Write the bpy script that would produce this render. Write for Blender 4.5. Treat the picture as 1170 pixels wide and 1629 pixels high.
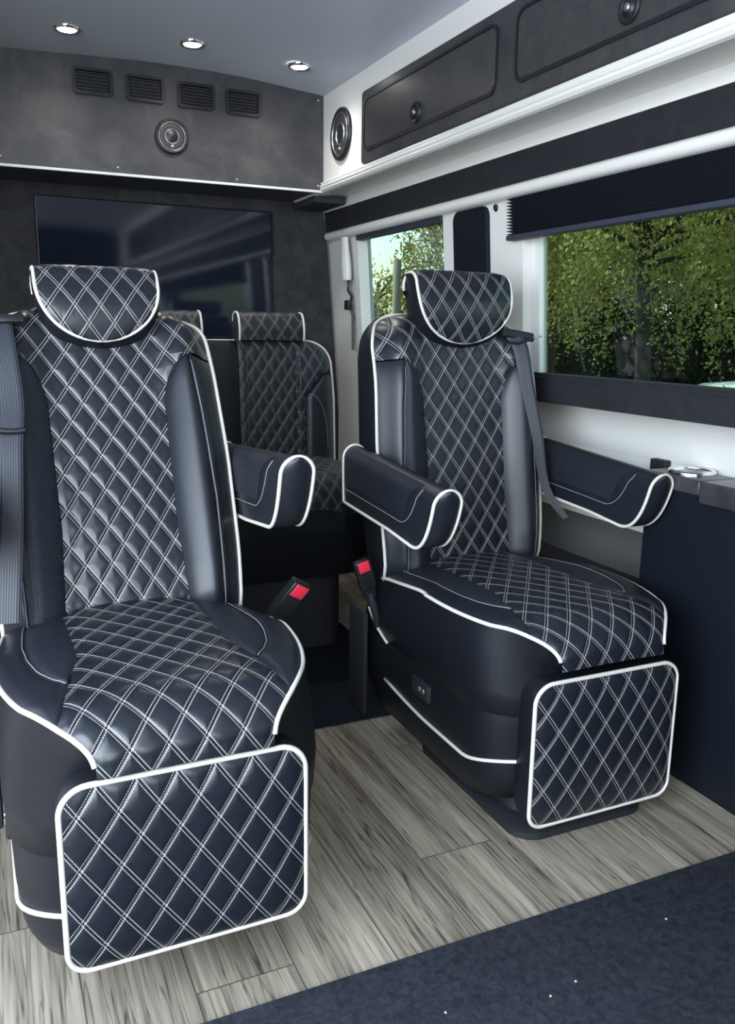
import bpy, bmesh, math, random
from mathutils import Matrix, Vector
import numpy as np
random.seed(7); rng = np.random.default_rng(11)
PI = math.pi
S = bpy.context.scene
COL = S.collection
for o in list(bpy.data.objects): bpy.data.objects.remove(o)

# ---------------------------------------------------------------- camera
cd = bpy.data.cameras.new('camera'); cam = bpy.data.objects.new('camera', cd); COL.objects.link(cam)
cd.sensor_fit = 'VERTICAL'; cd.sensor_height = 36; cd.lens = 1346/1629*36; cd.clip_start = .02; cd.clip_end = 500
Rw = [(0.91064112, -0.07399417, 0.40651889), (-0.41296204, -0.19623956, 0.88935504), (0.013968, -0.97776014, -0.2092606)]
M = Matrix(((Rw[0][0], -Rw[0][1], -Rw[0][2], 0), (Rw[1][0], -Rw[1][1], -Rw[1][2], 0), (Rw[2][0], -Rw[2][1], -Rw[2][2], 1.1), (0, 0, 0, 1)))
cam.matrix_world = M
S.camera = cam
# ---------------------------------------------------------------- light
S.view_settings.view_transform = 'Standard'; S.view_settings.look = 'None'; S.view_settings.gamma = 1
S.view_settings.use_curve_mapping = False; S.view_settings.exposure = 0.75
w = bpy.data.worlds.new('sky'); S.world = w; w.use_nodes = True
nt = w.node_tree; bg = nt.nodes['Background']
sky = nt.nodes.new('ShaderNodeTexSky'); sky.sky_type = 'NISHITA'; sky.sun_disc = False
sky.sun_elevation = math.radians(50); sky.sun_rotation = math.radians(-20); sky.air_density = 1.1; sky.dust_density = 2.0
nt.links.new(sky.outputs[0], bg.inputs[0]); bg.inputs[1].default_value = 0.34
def sun(energy, direction, col, ang):
    l = bpy.data.lights.new('sun', 'SUN'); l.energy = energy; l.color = col; l.angle = math.radians(ang)
    o = bpy.data.objects.new('sun', l); COL.objects.link(o); o.rotation_euler = Vector(direction).to_track_quat('-Z', 'Y').to_euler(); return o
sun(9.0, (.22, -.62, -.75), (1, .93, .78), 1.5)
def area(name, loc, direction, sx, sy, energy, col):
    l = bpy.data.lights.new(name, 'AREA'); l.shape = 'RECTANGLE'; l.size = sx; l.size_y = sy; l.energy = energy; l.color = col
    o = bpy.data.objects.new(name, l); COL.objects.link(o); o.location = loc
    o.rotation_euler = Vector(direction).to_track_quat('-Z', 'Z').to_euler(); return o
area('door_daylight', (-1.2, -.1, 1.5), (1, .62, -.30), 2.2, 1.7, 92, (.82, .91, 1))
area('passage_daylight', (-.35, -1.9, 1.7), (.3, 1, -.22), 1.1, 1.0, 26, (.88, .94, 1))

# ---------------------------------------------------------------- material helpers
def mat(name, col, rough=.5, metal=0, spec=.5, emit=None, es=0):
    m = bpy.data.materials.new(name); m.use_nodes = True; b = m.node_tree.nodes['Principled BSDF']
    b.inputs['Base Color'].default_value = (*col, 1); b.inputs['Roughness'].default_value = rough
    b.inputs['Metallic'].default_value = metal; b.inputs['Specular IOR Level'].default_value = spec
    if emit: b.inputs['Emission Color'].default_value = (*emit, 1); b.inputs['Emission Strength'].default_value = es
    return m
def N(m, t, **k):
    n = m.node_tree.nodes.new(t)
    for a, v in k.items():
        if a.startswith('i_'): n.inputs[int(a[2:])].default_value = v
        else: setattr(n, a, v)
    return n
def L(m, a, b): m.node_tree.links.new(a, b)
def BS(m): return m.node_tree.nodes['Principled BSDF']
def math_(m, op, a, b=None, c=None):
    n = N(m, 'ShaderNodeMath', operation=op)
    for i, v in enumerate((a, b, c)):
        if v is None: continue
        if isinstance(v, (int, float)): n.inputs[i].default_value = v
        else: L(m, v, n.inputs[i])
    return n.outputs[0]
def noise_bump(m, scale, strength, dist=.001, detail=3, coord='Object'):
    tc = N(m, 'ShaderNodeTexCoord'); nz = N(m, 'ShaderNodeTexNoise'); nz.inputs['Scale'].default_value = scale; nz.inputs['Detail'].default_value = detail
    bp = N(m, 'ShaderNodeBump'); bp.inputs['Strength'].default_value = strength; bp.inputs['Distance'].default_value = dist
    L(m, tc.outputs[coord], nz.inputs['Vector']); L(m, nz.outputs[0], bp.inputs['Height']); L(m, bp.outputs[0], BS(m).inputs['Normal']); return nz
def mottle(m, c1, c2, scale, detail=8, lo=.35, hi=.65, rough=None):
    tc = N(m, 'ShaderNodeTexCoord'); nz = N(m, 'ShaderNodeTexNoise'); nz.inputs['Scale'].default_value = scale; nz.inputs['Detail'].default_value = detail
    nz.inputs['Roughness'].default_value = .65; nz.inputs['Distortion'].default_value = .6
    r = N(m, 'ShaderNodeValToRGB'); r.color_ramp.elements[0].position = lo; r.color_ramp.elements[1].position = hi
    r.color_ramp.elements[0].color = (*c1, 1); r.color_ramp.elements[1].color = (*c2, 1)
    L(m, tc.outputs['Object'], nz.inputs['Vector']); L(m, nz.outputs[0], r.inputs[0]); L(m, r.outputs[0], BS(m).inputs['Base Color']); return nz

LEA = (.0100, .0125, .0185)
leather = mat('black_leather', LEA, .40, spec=.5); noise_bump(leather, 420, .25, .0006)
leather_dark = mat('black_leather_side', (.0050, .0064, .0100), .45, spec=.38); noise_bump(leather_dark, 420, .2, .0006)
cream = mat('cream_piping', (.66, .63, .56), .55)
thread = mat('grey_thread', (.30, .29, .28), .7)
blackp = mat('black_plastic', (.010, .011, .014), .4)
matte_black = mat('matte_black_plastic', (.012, .013, .017), .65)
red = mat('red_button', (.75, .03, .06), .35)
chrome = mat('polished_steel', (.80, .80, .80), .12, 1)
satin = mat('satin_steel', (.6, .6, .62), .35, 1)
white = mat('white_painted_trim', (.76, .75, .715), .38)
white_s = mat('white_vinyl_soffit', (.66, .67, .68), .45)
ceilm = mat('pale_grey_headliner', (.56, .60, .68), .45)
fascia = mat('charcoal_laminate', (.04, .04, .045), .32, spec=.45); mottle(fascia, (.030, .030, .034), (.055, .053, .055), 9)
doorm = mat('charcoal_laminate_door', (.04, .04, .045), .30, spec=.45); mottle(doorm, (.034, .034, .037), (.050, .048, .050), 30)
bulkm = mat('charcoal_bulkhead', (.04, .04, .045), .45); mottle(bulkm, (.036, .037, .043), (.075, .072, .074), 11, lo=.4, hi=.72)
partm = mat('charcoal_suede', (.03, .03, .034), .8); mottle(partm, (.018, .019, .024), (.045, .045, .050), 14)
suede = mat('dark_suede_strip', (.012, .013, .018), .8); mottle(suede, (.005, .006, .009), (.011, .012, .017), 18)
navy = mat('navy_vinyl', (.0055, .008, .0135), .65, spec=.2)
shadem = mat('black_shade_fabric', (.030, .035, .056), .6)
screenm = mat('hazed_black_screen', (.009, .014, .026), .06, spec=.6)  # blue in the base colour stands in for bluish haze over the screen
bezel = mat('black_bezel', (.008, .008, .01), .35)
grille = mat('speaker_grille', (.03, .031, .034), .5)
carpet = mat('navy_carpet', (.02, .025, .04), 1.0, spec=.1); mottle(carpet, (.018, .021, .029), (.048, .053, .066), 70, 4, .3, .7); 
carpet2 = mat('dark_carpet', (.012, .014, .02), 1.0, spec=.1); mottle(carpet2, (.008, .010, .016), (.016, .019, .027), 160, 4)
greyw = mat('grey_lower_trim', (.09, .09, .088), .7)
webm = mat('seat_belt_webbing', (.030, .034, .043), .5)
tc_ = N(webm, 'ShaderNodeTexCoord'); wv = N(webm, 'ShaderNodeTexWave'); wv.inputs['Scale'].default_value = 3.2
L(webm, tc_.outputs['UV'], wv.inputs['Vector']); bp_ = N(webm, 'ShaderNodeBump'); bp_.inputs['Strength'].default_value = .5; bp_.inputs['Distance'].default_value = .001
L(webm, wv.outputs['Fac'], bp_.inputs['Height']); L(webm, bp_.outputs[0], BS(webm).inputs['Normal'])

def quilt(name, W, H, base=LEA, rough=.33, stitch=(.34, .325, .305), gap=.0029, tw=.00085, u0=0., v0=0.):
    """diamond quilted leather, double rows of dashed stitching; UV in metres"""
    m = mat(name, base, rough, spec=.55)
    uv = N(m, 'ShaderNodeTexCoord').outputs['UV']; sp = N(m, 'ShaderNodeSeparateXYZ'); L(m, uv, sp.inputs[0])
    u = math_(m, 'DIVIDE', math_(m, 'SUBTRACT', sp.outputs[0], u0), W); v = math_(m, 'DIVIDE', math_(m, 'SUBTRACT', sp.outputs[1], v0), H)
    a = math_(m, 'ADD', u, v); b = math_(m, 'SUBTRACT', u, v)
    k = 1/math.sqrt(1/W**2+1/H**2)
    out = []
    for p, q in ((a, b), (b, a)):
        f = math_(m, 'ABSOLUTE', math_(m, 'SUBTRACT', math_(m, 'FRACT', math_(m, 'ADD', p, .5)), .5))
        d = math_(m, 'MULTIPLY', f, k)
        ln = math_(m, 'LESS_THAN', math_(m, 'ABSOLUTE', math_(m, 'SUBTRACT', d, gap)), tw)
        dash = math_(m, 'GREATER_THAN', math_(m, 'SINE', math_(m, 'MULTIPLY', q, 2*PI*13)), -.6)
        out.append((d, math_(m, 'MULTIPLY', ln, dash), ln))
    st = math_(m, 'MAXIMUM', out[0][1], out[1][1])
    dm = math_(m, 'MINIMUM', out[0][0], out[1][0])
    mr = N(m, 'ShaderNodeMapRange'); L(m, dm, mr.inputs[0])
    mr.inputs[1].default_value = .0; mr.inputs[2].default_value = .5*k; mr.inputs[3].default_value = 0; mr.inputs[4].default_value = 1
    inv = math_(m, 'SUBTRACT', 1, mr.outputs[0]); hgt = math_(m, 'SQRT', math_(m, 'SUBTRACT', 1.0, math_(m, 'POWER', inv, 2.6)))
    mx = N(m, 'ShaderNodeMix', data_type='RGBA'); L(m, st, mx.inputs[0]); mx.inputs[6].default_value = (*base, 1); mx.inputs[7].default_value = (*stitch, 1)
    L(m, mx.outputs[2], BS(m).inputs['Base Color'])
    L(m, math_(m, 'ADD', math_(m, 'MULTIPLY', st, .4), rough), BS(m).inputs['Roughness'])
    b1 = N(m, 'ShaderNodeBump'); b1.inputs['Strength'].default_value = .9; b1.inputs['Distance'].default_value = .0032; L(m, hgt, b1.inputs['Height'])
    nz = N(m, 'ShaderNodeTexNoise'); nz.inputs['Scale'].default_value = 400; L(m, N(m, 'ShaderNodeTexCoord').outputs['Object'], nz.inputs['Vector'])
    b2 = N(m, 'ShaderNodeBump'); b2.inputs['Strength'].default_value = .2; b2.inputs['Distance'].default_value = .0006; L(m, nz.outputs[0], b2.inputs['Height']); L(m, b1.outputs[0], b2.inputs['Normal'])
    L(m, b2.outputs[0], BS(m).inputs['Normal'])
    m['W'] = W; m['H'] = H; m['u0'] = u0; m['v0'] = v0
    return m
def perf(name, base, p=.0042):
    m = mat(name, base, .40, spec=.5)
    uv = N(m, 'ShaderNodeTexCoord').outputs['UV']; sp = N(m, 'ShaderNodeSeparateXYZ'); L(m, uv, sp.inputs[0])
    s1 = math_(m, 'SINE', math_(m, 'MULTIPLY', math_(m, 'ADD', sp.outputs[0], sp.outputs[1]), PI/p*1.4))
    s2 = math_(m, 'SINE', math_(m, 'MULTIPLY', math_(m, 'SUBTRACT', sp.outputs[0], sp.outputs[1]), PI/p*1.4))
    h = math_(m, 'MULTIPLY', s1, s2)
    hole = math_(m, 'GREATER_THAN', h, .55)
    mx = N(m, 'ShaderNodeMix', data_type='RGBA'); L(m, hole, mx.inputs[0]); mx.inputs[6].default_value = (*[c*1.7 for c in base], 1); mx.inputs[7].default_value = (.002, .002, .003, 1)
    L(m, mx.outputs[2], BS(m).inputs['Base Color'])
    b1 = N(m, 'ShaderNodeBump'); b1.inputs['Strength'].default_value = .6; b1.inputs['Distance'].default_value = .0008; b1.invert = True; L(m, h, b1.inputs['Height']); L(m, b1.outputs[0], BS(m).inputs['Normal'])
    return m
Qb = quilt('quilted_leather_back', .053, .078, v0=.01)
Qc = quilt('quilted_leather_cushion', .058, .078)
Qf = quilt('quilted_leather_footrest', .060, .088, u0=.012)
Qh = quilt('quilted_leather_headrest', .053, .075, u0=.0)
Qr = quilt('quilted_leather_bench', .050, .074, base=(.008, .0095, .014), rough=.5, stitch=(.16, .16, .17))
P1 = perf('perforated_leather', LEA)

wood = mat('wood_plank_vinyl', (.3, .27, .24), .42, spec=.4)
def build_wood(m):
    tc = N(m, 'ShaderNodeTexCoord'); sp = N(m, 'ShaderNodeSeparateXYZ'); L(m, tc.outputs['Object'], sp.inputs[0])
    px = math_(m, 'DIVIDE', math_(m, 'SUBTRACT', sp.outputs[0], .782), .175); ix = math_(m, 'FLOOR', px)
    off = math_(m, 'FRACT', math_(m, 'MULTIPLY', ix, .617)); PL = 1.22
    py = math_(m, 'ADD', math_(m, 'DIVIDE', math_(m, 'SUBTRACT', sp.outputs[1], 1.413), PL), off); iy = math_(m, 'FLOOR', py)
    idv = math_(m, 'ADD', math_(m, 'MULTIPLY', ix, 3.7), math_(m, 'MULTIPLY', iy, 7.31))
    wn = N(m, 'ShaderNodeTexWhiteNoise', noise_dimensions='1D'); L(m, idv, wn.inputs['W'])
    # long grain stretched in y, warped
    cb = N(m, 'ShaderNodeCombineXYZ'); L(m, math_(m, 'ADD', sp.outputs[0], math_(m, 'MULTIPLY', wn.outputs[0], 9)), cb.inputs[0]); L(m, math_(m, 'MULTIPLY', sp.outputs[1], .034), cb.inputs[1]); L(m, idv, cb.inputs[2])
    n1 = N(m, 'ShaderNodeTexNoise'); n1.inputs['Scale'].default_value = 7; n1.inputs['Detail'].default_value = 1.5; n1.inputs['Distortion'].default_value = .5; L(m, cb.outputs[0], n1.inputs['Vector'])
    rings = math_(m, 'SINE', math_(m, 'MULTIPLY', n1.outputs[0], 95))
    n2 = N(m, 'ShaderNodeTexNoise'); n2.inputs['Scale'].default_value = 75; n2.inputs['Detail'].default_value = 5; n2.inputs['Roughness'].default_value = .7; L(m, cb.outputs[0], n2.inputs['Vector'])
    n3 = N(m, 'ShaderNodeTexNoise'); n3.inputs['Scale'].default_value = 14; n3.inputs['Detail'].default_value = 3; L(m, cb.outputs[0], n3.inputs['Vector'])
    cb2 = N(m, 'ShaderNodeCombineXYZ'); L(m, math_(m, 'ADD', sp.outputs[0], math_(m, 'MULTIPLY', wn.outputs[0], 5)), cb2.inputs[0]); L(m, math_(m, 'MULTIPLY', sp.outputs[1], .032), cb2.inputs[1]); L(m, idv, cb2.inputs[2])
    n4 = N(m, 'ShaderNodeTexNoise'); n4.inputs['Scale'].default_value = 26; n4.inputs['Detail'].default_value = 3; n4.inputs['Roughness'].default_value = .6; n4.inputs['Distortion'].default_value = .35; L(m, cb2.outputs[0], n4.inputs['Vector'])
    n5 = N(m, 'ShaderNodeTexNoise'); n5.inputs['Scale'].default_value = 150; n5.inputs['Detail'].default_value = 3; L(m, cb2.outputs[0], n5.inputs['Vector'])
    def vein(src, c, wd): return math_(m, 'SUBTRACT', 1, math_(m, 'MINIMUM', math_(m, 'DIVIDE', math_(m, 'ABSOLUTE', math_(m, 'SUBTRACT', src, c)), wd), 1))
    v1 = math_(m, 'MAXIMUM', vein(n4.outputs[0], .50, .016), math_(m, 'MULTIPLY', vein(n4.outputs[0], .41, .012), .9)); v1 = math_(m, 'MAXIMUM', v1, math_(m, 'MULTIPLY', vein(n4.outputs[0], .60, .012), .8))
    g = math_(m, 'ADD', math_(m, 'MULTIPLY', rings, .03), math_(m, 'ADD', math_(m, 'MULTIPLY', n2.outputs[0], .34), math_(m, 'ADD', math_(m, 'MULTIPLY', n3.outputs[0], .42), math_(m, 'MULTIPLY', n5.outputs[0], .34))))
    g = math_(m, 'SUBTRACT', math_(m, 'ADD', g, .15), math_(m, 'MULTIPLY', v1, .17))
    g = math_(m, 'ADD', g, math_(m, 'MULTIPLY', math_(m, 'SUBTRACT', wn.outputs[0], .5), .12))
    r = N(m, 'ShaderNodeValToRGB'); L(m, g, r.inputs[0]); e = r.color_ramp.elements
    e[0].position = .44; e[0].color = (.045, .037, .030, 1); e[1].position = .88; e[1].color = (.47, .425, .33, 1)
    x = e.new(.57); x.color = (.155, .130, .100, 1); x = e.new(.70); x.color = (.28, .245, .190, 1)
    fx = math_(m, 'FRACT', px); fy = math_(m, 'FRACT', py)
    ex = math_(m, 'LESS_THAN', math_(m, 'MINIMUM', fx, math_(m, 'SUBTRACT', 1, fx)), .008)
    ey = math_(m, 'LESS_THAN', math_(m, 'MINIMUM', fy, math_(m, 'SUBTRACT', 1, fy)), .0012)
    ed = math_(m, 'MAXIMUM', ex, ey)
    mx = N(m, 'ShaderNodeMix', data_type='RGBA'); L(m, math_(m, 'MULTIPLY', ed, .75), mx.inputs[0]); L(m, r.outputs[0], mx.inputs[6]); mx.inputs[7].default_value = (.04, .033, .028, 1)
    L(m, mx.outputs[2], BS(m).inputs['Base Color'])
    bp = N(m, 'ShaderNodeBump'); bp.inputs['Strength'].default_value = .25; bp.inputs['Distance'].default_value = .001; L(m, g, bp.inputs['Height']); L(m, bp.outputs[0], BS(m).inputs['Normal'])
build_wood(wood)

# ---------------------------------------------------------------- geometry helpers
def obj(name, vs, fs, m, parent=None, smooth=True, uv=None, angle=None):
    me = bpy.data.meshes.new(name); me.from_pydata([tuple(v) for v in vs], [], fs)
    if uv is not None:
        l = me.uv_layers.new(name='UVMap'); idx = np.empty(len(me.loops), dtype=np.int32); me.loops.foreach_get('vertex_index', idx)
        l.data.foreach_set('uv', np.asarray(uv, dtype=np.float32)[idx].ravel())
    me.materials.append(m)
    if smooth: me.polygons.foreach_set('use_smooth', [True]*len(me.polygons))
    me.update(); o = bpy.data.objects.new(name, me); COL.objects.link(o)
    if parent: o.parent = parent
    if smooth and angle:
        md = o.modifiers.new('wn', 'EDGE_SPLIT'); md.split_angle = math.radians(angle)
    return o
class MB:
    def __init__(s): s.v = []; s.f = []; s.uv = []
    def add(s, vs, fs, uv=None):
        k = len(s.v); s.v += [tuple(v) for v in vs]; s.f += [tuple(i+k for i in f) for f in fs]
        s.uv += list(uv) if uv is not None else [(0, 0)]*len(vs); return s
    def obj(s, name, m, parent=None, smooth=True, angle=None, uv=False): return obj(name, s.v, s.f, m, parent, smooth, s.uv if uv else None, angle)
def grid(fn, nu, nv, flip=False):
    vs = []; uv = []; fs = []
    for j in range(nv+1):
        for i in range(nu+1):
            p, q = fn(i/nu, j/nv); vs.append(p); uv.append(q)
    for j in range(nv):
        for i in range(nu):
            a = j*(nu+1)+i; f = (a, a+1, a+nu+2, a+nu+1); fs.append(f[::-1] if flip else f)
    return vs, fs, uv
def tube(pts, r, n=8, closed=False, cap=True):
    pts = [Vector(p) for p in pts]; m = len(pts); vs = []; fs = []; prev = None
    for i, p in enumerate(pts):
        if closed: t = pts[(i+1) % m]-pts[i-1]
        else: t = pts[min(i+1, m-1)]-pts[max(i-1, 0)]
        if t.length < 1e-9: t = Vector((0, 0, 1))
        t.normalize()
        if prev is None: nx = t.orthogonal().normalized()
        else:
            nx = prev-t*prev.dot(t); nx = nx.normalized() if nx.length > 1e-6 else t.orthogonal().normalized()
        prev = nx; ny = t.cross(nx)
        rr = r[i] if isinstance(r, (list, tuple)) else r
        for k in range(n): a = 2*PI*k/n; vs.append(p+nx*math.cos(a)*rr+ny*math.sin(a)*rr)
    for i in range(m if closed else m-1):
        for k in range(n):
            a = i*n+k; b = i*n+(k+1) % n; c = ((i+1) % m)*n+(k+1) % n; d = ((i+1) % m)*n+k; fs.append((a, b, c, d))
    if cap and not closed: fs.append(tuple(range(n))[::-1]); fs.append(tuple(range((m-1)*n, m*n)))
    return vs, fs
def loft(loops, cap0=True, cap1=True, closed=True):
    n = len(loops[0]); vs = [p for l in loops for p in l]; fs = []
    for i in range(len(loops)-1):
        for k in range(n if closed else n-1):
            a = i*n+k; b = i*n+(k+1) % n; fs.append((a, b, b+n, a+n))
    if cap0: fs.append(tuple(range(n))[::-1])
    if cap1: fs.append(tuple(range((len(loops)-1)*n, len(loops)*n)))
    return vs, fs
def rrect(W, y0, y1, rf, rr, n=10):
    """closed outline in (x,y): y0 = front (with radius rf), y1 = rear (radius rr); starts at rear-left"""
    pts = []
    for cx, cy, r, a0 in ((-W+rr, y1-rr, rr, 90), (-W+rf, y0+rf, rf, 180), (W-rf, y0+rf, rf, 270), (W-rr, y1-rr, rr, 0)):
        for k in range(n+1):
            a = math.radians(a0+90*k/n); pts.append((cx+r*math.cos(a), cy+r*math.sin(a)))
        # straight runs get filled
    out = []
    m = len(pts)
    for i in range(m):
        a = pts[i]; b = pts[(i+1) % m]; out.append(a)
        if i % (n+1) == n:
            for k in range(1, 10): out.append((a[0]+(b[0]-a[0])*k/10, a[1]+(b[1]-a[1])*k/10))
    return out
def box(x0, x1, y0, y1, z0, z1, bev=.0, seg=2):
    bm = bmesh.new(); bmesh.ops.create_cube(bm, size=1)
    for v in bm.verts: v.co = Vector(((x0+x1)/2+v.co.x*(x1-x0), (y0+y1)/2+v.co.y*(y1-y0), (z0+z1)/2+v.co.z*(z1-z0)))
    if bev: bmesh.ops.bevel(bm, geom=bm.edges[:], offset=bev, segments=seg, affect='EDGES', profile=.5)
    bm.verts.index_update(); r = ([v.co.copy() for v in bm.verts], [tuple(v.index for v in f.verts) for f in bm.faces]); bm.free(); return r
def disc(c, ax, r, depth, n=32, prof=None):
    """lathe: prof list of (radius, height along ax)"""
    ax = Vector(ax).normalized(); u = ax.orthogonal().normalized(); v = ax.cross(u); c = Vector(c)
    prof = prof or [(0, 0), (r, 0), (r, depth), (0, depth)]
    loops = [[c+u*math.cos(2*PI*k/n)*max(a, 1e-5)+v*math.sin(2*PI*k/n)*max(a, 1e-5)+ax*h for k in range(n)] for a, h in prof]
    return loft(loops, False, False)
def tag(o, label=None, cat=None, group=None, kind=None):
    if label: o['label'] = label
    if cat: o['category'] = cat
    if group: o['group'] = group
    if kind: o['kind'] = kind
    return o
def empty(name, loc, rz=0):
    o = bpy.data.objects.new(name, None); COL.objects.link(o); o.location = loc; o.rotation_euler = (0, 0, rz); o.empty_display_size = .1; return o
def sm(a, b, x):
    t = min(1, max(0, (x-a)/(b-a))); return t*t*(3-2*t)
def lerp(a, b, t): return a+(b-a)*t
def interp(x, xs, ys): return float(np.interp(x, xs, ys))
def puff(u, v, m, amp=.0026):
    W = m['W']; H = m['H']; a = (u-m['u0'])/W+(v-m['v0'])/H; b = (u-m['u0'])/W-(v-m['v0'])/H; k = 1/math.sqrt(1/W**2+1/H**2)
    f = min(abs((a+.5) % 1-.5), abs((b+.5) % 1-.5))*k
    return amp*math.sqrt(max(0, 1-(1-min(1, f/(.5*k)))**2.6))

# ---------------------------------------------------------------- setting: shell
YB = 3.25; YP = 3.59
ZK = [0, .765, .90, .905, .965, 1.58]
def XW(z): return interp(z, [-.1, 0, .765, .90, .905, .965, 1.58, 1.75], [1.70, 1.70, 1.66, 1.62, 1.487, 1.485, 1.442, 1.43])
def wallbox(mb, y0, y1, z0, z1, t0, t1):
    """slab that follows the leaning side wall; t0 inner offset, t1 outer offset (+ = away from the cabin)"""
    zs = [z0]+[z for z in ZK if z0+.001 < z < z1-.001]+[z1]
    loops = [[(XW(z)+t0, y0, z), (XW(z)+t0, y1, z), (XW(z)+t1, y1, z), (XW(z)+t1, y0, z)] for z in zs]
    v, f = loft(loops); mb.add(v, f)
def st(name, mb_or, m, kind='structure', smooth=False, angle=None):
    o = mb_or.obj(name, m, None, smooth, angle); o['kind'] = kind; return o
# floor
b = MB(); b.add(*box(-.45, 1.80, -1.6, 3.9, -.04, 0)); st('floor', b, wood)
# ceiling (shallow arch)
def zc(x): return interp(x, [-.6, -.2, .14, .6, .85, 1.0, 1.277, 1.5], [1.90, 1.965, 1.990, 2.008, 2.006, 1.998, 1.973, 1.94])
xs = np.linspace(-.50, 1.40, 40)
lo = [[(x, y, zc(x)+(0 if k < 2 else .05)) for k, y in enumerate((-1.6, YP+.2, YP+.2, -1.6))] for x in xs]
b = MB(); b.add(*loft(lo)); st('ceiling', b, ceilm, smooth=True, angle=30)
# right wall
W1 = (-.35, 2.14, .975, 1.482); W2 = (2.60, 3.31, .975, 1.482)
b = MB()
wallbox(b, -1.6, YP+.3, .555, .90, 0, .06); wallbox(b, -1.6, YP+.3, .905, .975, 0, .15)
wallbox(b, -1.6, YP+.3, 1.482, 1.75, 0, .06)
wallbox(b, -1.6, W1[0], .975, 1.482, 0, .06); wallbox(b, W1[1], W2[0], .975, 1.482, 0, .06); wallbox(b, W2[1], YP+.3, .975, 1.482, 0, .06)
st('wall_right', b, white)
b = MB(); wallbox(b, -1.6, YP+.3, -.02, .555, -.004, .06); o = st('wall_right', b, greyw)
b = MB(); b.add(*box(1.488, 1.62, 2.75, YP+.3, .40, .906)); st('trim_10', b, white)
b = MB(); wallbox(b, 1.75, 2.75, 0, .42, -.10, -.004); st('trim_5', b, suede)
# windows
def glass_mat():
    m = bpy.data.materials.new('green_tinted_glass'); m.use_nodes = True; n = m.node_tree; n.nodes.clear()
    out = n.nodes.new('ShaderNodeOutputMaterial'); mx = n.nodes.new('ShaderNodeMixShader'); t = n.nodes.new('ShaderNodeBsdfTransparent'); g = n.nodes.new('ShaderNodeBsdfGlossy')
    t.inputs[0].default_value = (.53, .62, .57, 1); g.inputs['Roughness'].default_value = .02; lw = n.nodes.new('ShaderNodeLayerWeight'); lw.inputs[0].default_value = .25
    mm = n.nodes.new('ShaderNodeMath'); mm.operation = 'MULTIPLY'; mm.inputs[1].default_value = .10; n.links.new(lw.outputs['Fresnel'], mm.inputs[0])
    n.links.new(mm.outputs[0], mx.inputs[0]); n.links.new(t.outputs[0], mx.inputs[1]); n.links.new(g.outputs[0], mx.inputs[2]); n.links.new(mx.outputs[0], out.inputs[0]); return m
glassm = glass_mat()
for i, wn_ in enumerate((W1, W2)):
    b = MB(); wallbox(b, wn_[0], wn_[1], wn_[2], wn_[3], .045, .05); p = st('window_%d' % (i+1), b, glassm)
    b = MB()
    fr = .022
    wallbox(b, wn_[0], wn_[1], wn_[3]-.014, wn_[3], .02, .05); wallbox(b, wn_[0], wn_[1], wn_[2], wn_[2]+.012, .0, .05)
    b.obj('window_seal', suede, p, False)
# dark sill strip, protruding
b = MB(); wallbox(b, -1.0, 2.14, .912, .972, -.010, .0); b.add(*box(1.477, 1.60, -1.0, 2.14, .906, .912)); wallbox(b, -1.0, 2.14, .972, .979, -.012, .045); st('trim_1', b, suede)
# white reveal at the rear edge of the big window
b = MB(); wallbox(b, 2.10, 2.138, .98, 1.482, .030, .055); st('trim_2', b, white)
# profiles that run the length of the side
def run(name, prof, m, y0, y1, smooth=False, angle=25):
    b = MB(); loops = [[(x, y, z) for x, z in prof] for y in (y0, y1)]; b.add(*loft(loops)); return st(name, b, m, smooth=smooth, angle=angle)
YE = -1.3
run('wall_overhead', [(1.277, 1.985), (1.277, 1.66), (1.50, 1.66), (1.50, 1.985)], white, YE, YP)
ridge = [(1.277, 1.664), (1.266, 1.660), (1.264, 1.655), (1.268, 1.652), (1.262, 1.648), (1.260, 1.642), (1.265, 1.639), (1.262, 1.632), (1.268, 1.625), (1.277, 1.622), (1.424, 1.636), (1.46, 1.636), (1.46, 1.664)]
run('trim_3', ridge, white, YE, YP-.03, False)
run('trim_4', [(1.424, 1.636), (1.411, 1.595), (1.418, 1.590), (1.48, 1.590), (1.48, 1.636)], white, YE, YP-.02)
run('trim_6', [(1.412, 1.595), (1.408, 1.590), (1.414, 1.520), (1.420, 1.512), (1.46, 1.512), (1.46, 1.595)], suede, YE, YP-.02)
run('trim_7', [(1.418, 1.512), (1.408, 1.502), (1.409, 1.488), (1.420, 1.479), (1.49, 1.482), (1.49, 1.512)], white, YE, YP-.02, True, 50)
# rear bulkhead box over the partition
xs = np.linspace(-.40, 1.276, 24)
front = [(x, YB, zc(x)+.02) for x in xs]
vs = front+[(x, YB, 1.631) for x in xs]; n = len(xs); fs = [(i, i+1, n+i+1, n+i) for i in range(n-1)]
k = len(vs); vs += [(x, YP+.02, 1.631) for x in xs]; fs += [(n+i, n+i+1, k+i+1, k+i) for i in range(n-1)]
obj('wall_overhead_rear', vs, fs, bulkm, None, False)['kind'] = 'structure'
b = MB(); b.add(*box(-.40, 1.30, YB-.006, YB+.004, 1.622, 1.631, .0015)); st('trim_8', b, white_s)
b = MB(); b.add(*box(1.27, 1.40, YB+.08, YP, 1.60, 1.629)); st('trim_9', b, partm)
# partition
b = MB(); prof = [(1.40, 1.66), (1.425, 1.50), (1.458, 1.10), (1.49, .70), (1.51, .40), (1.52, 0)]
loops = [[(-.5, YP, z), (x, YP, z), (x, YP+.03, z), (-.5, YP+.03, z)] for x, z in prof]; b.add(*loft(loops)); st('wall_rear', b, partm)
b = MB(); b.add(*box(-.5, 1.44, YP+.28, YP+.32, -.02, 2.1)); b.add(*box(1.44, 1.78, YP+.28, YP+.32, -.02, .92)); st('wall_back', b, white)
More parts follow.
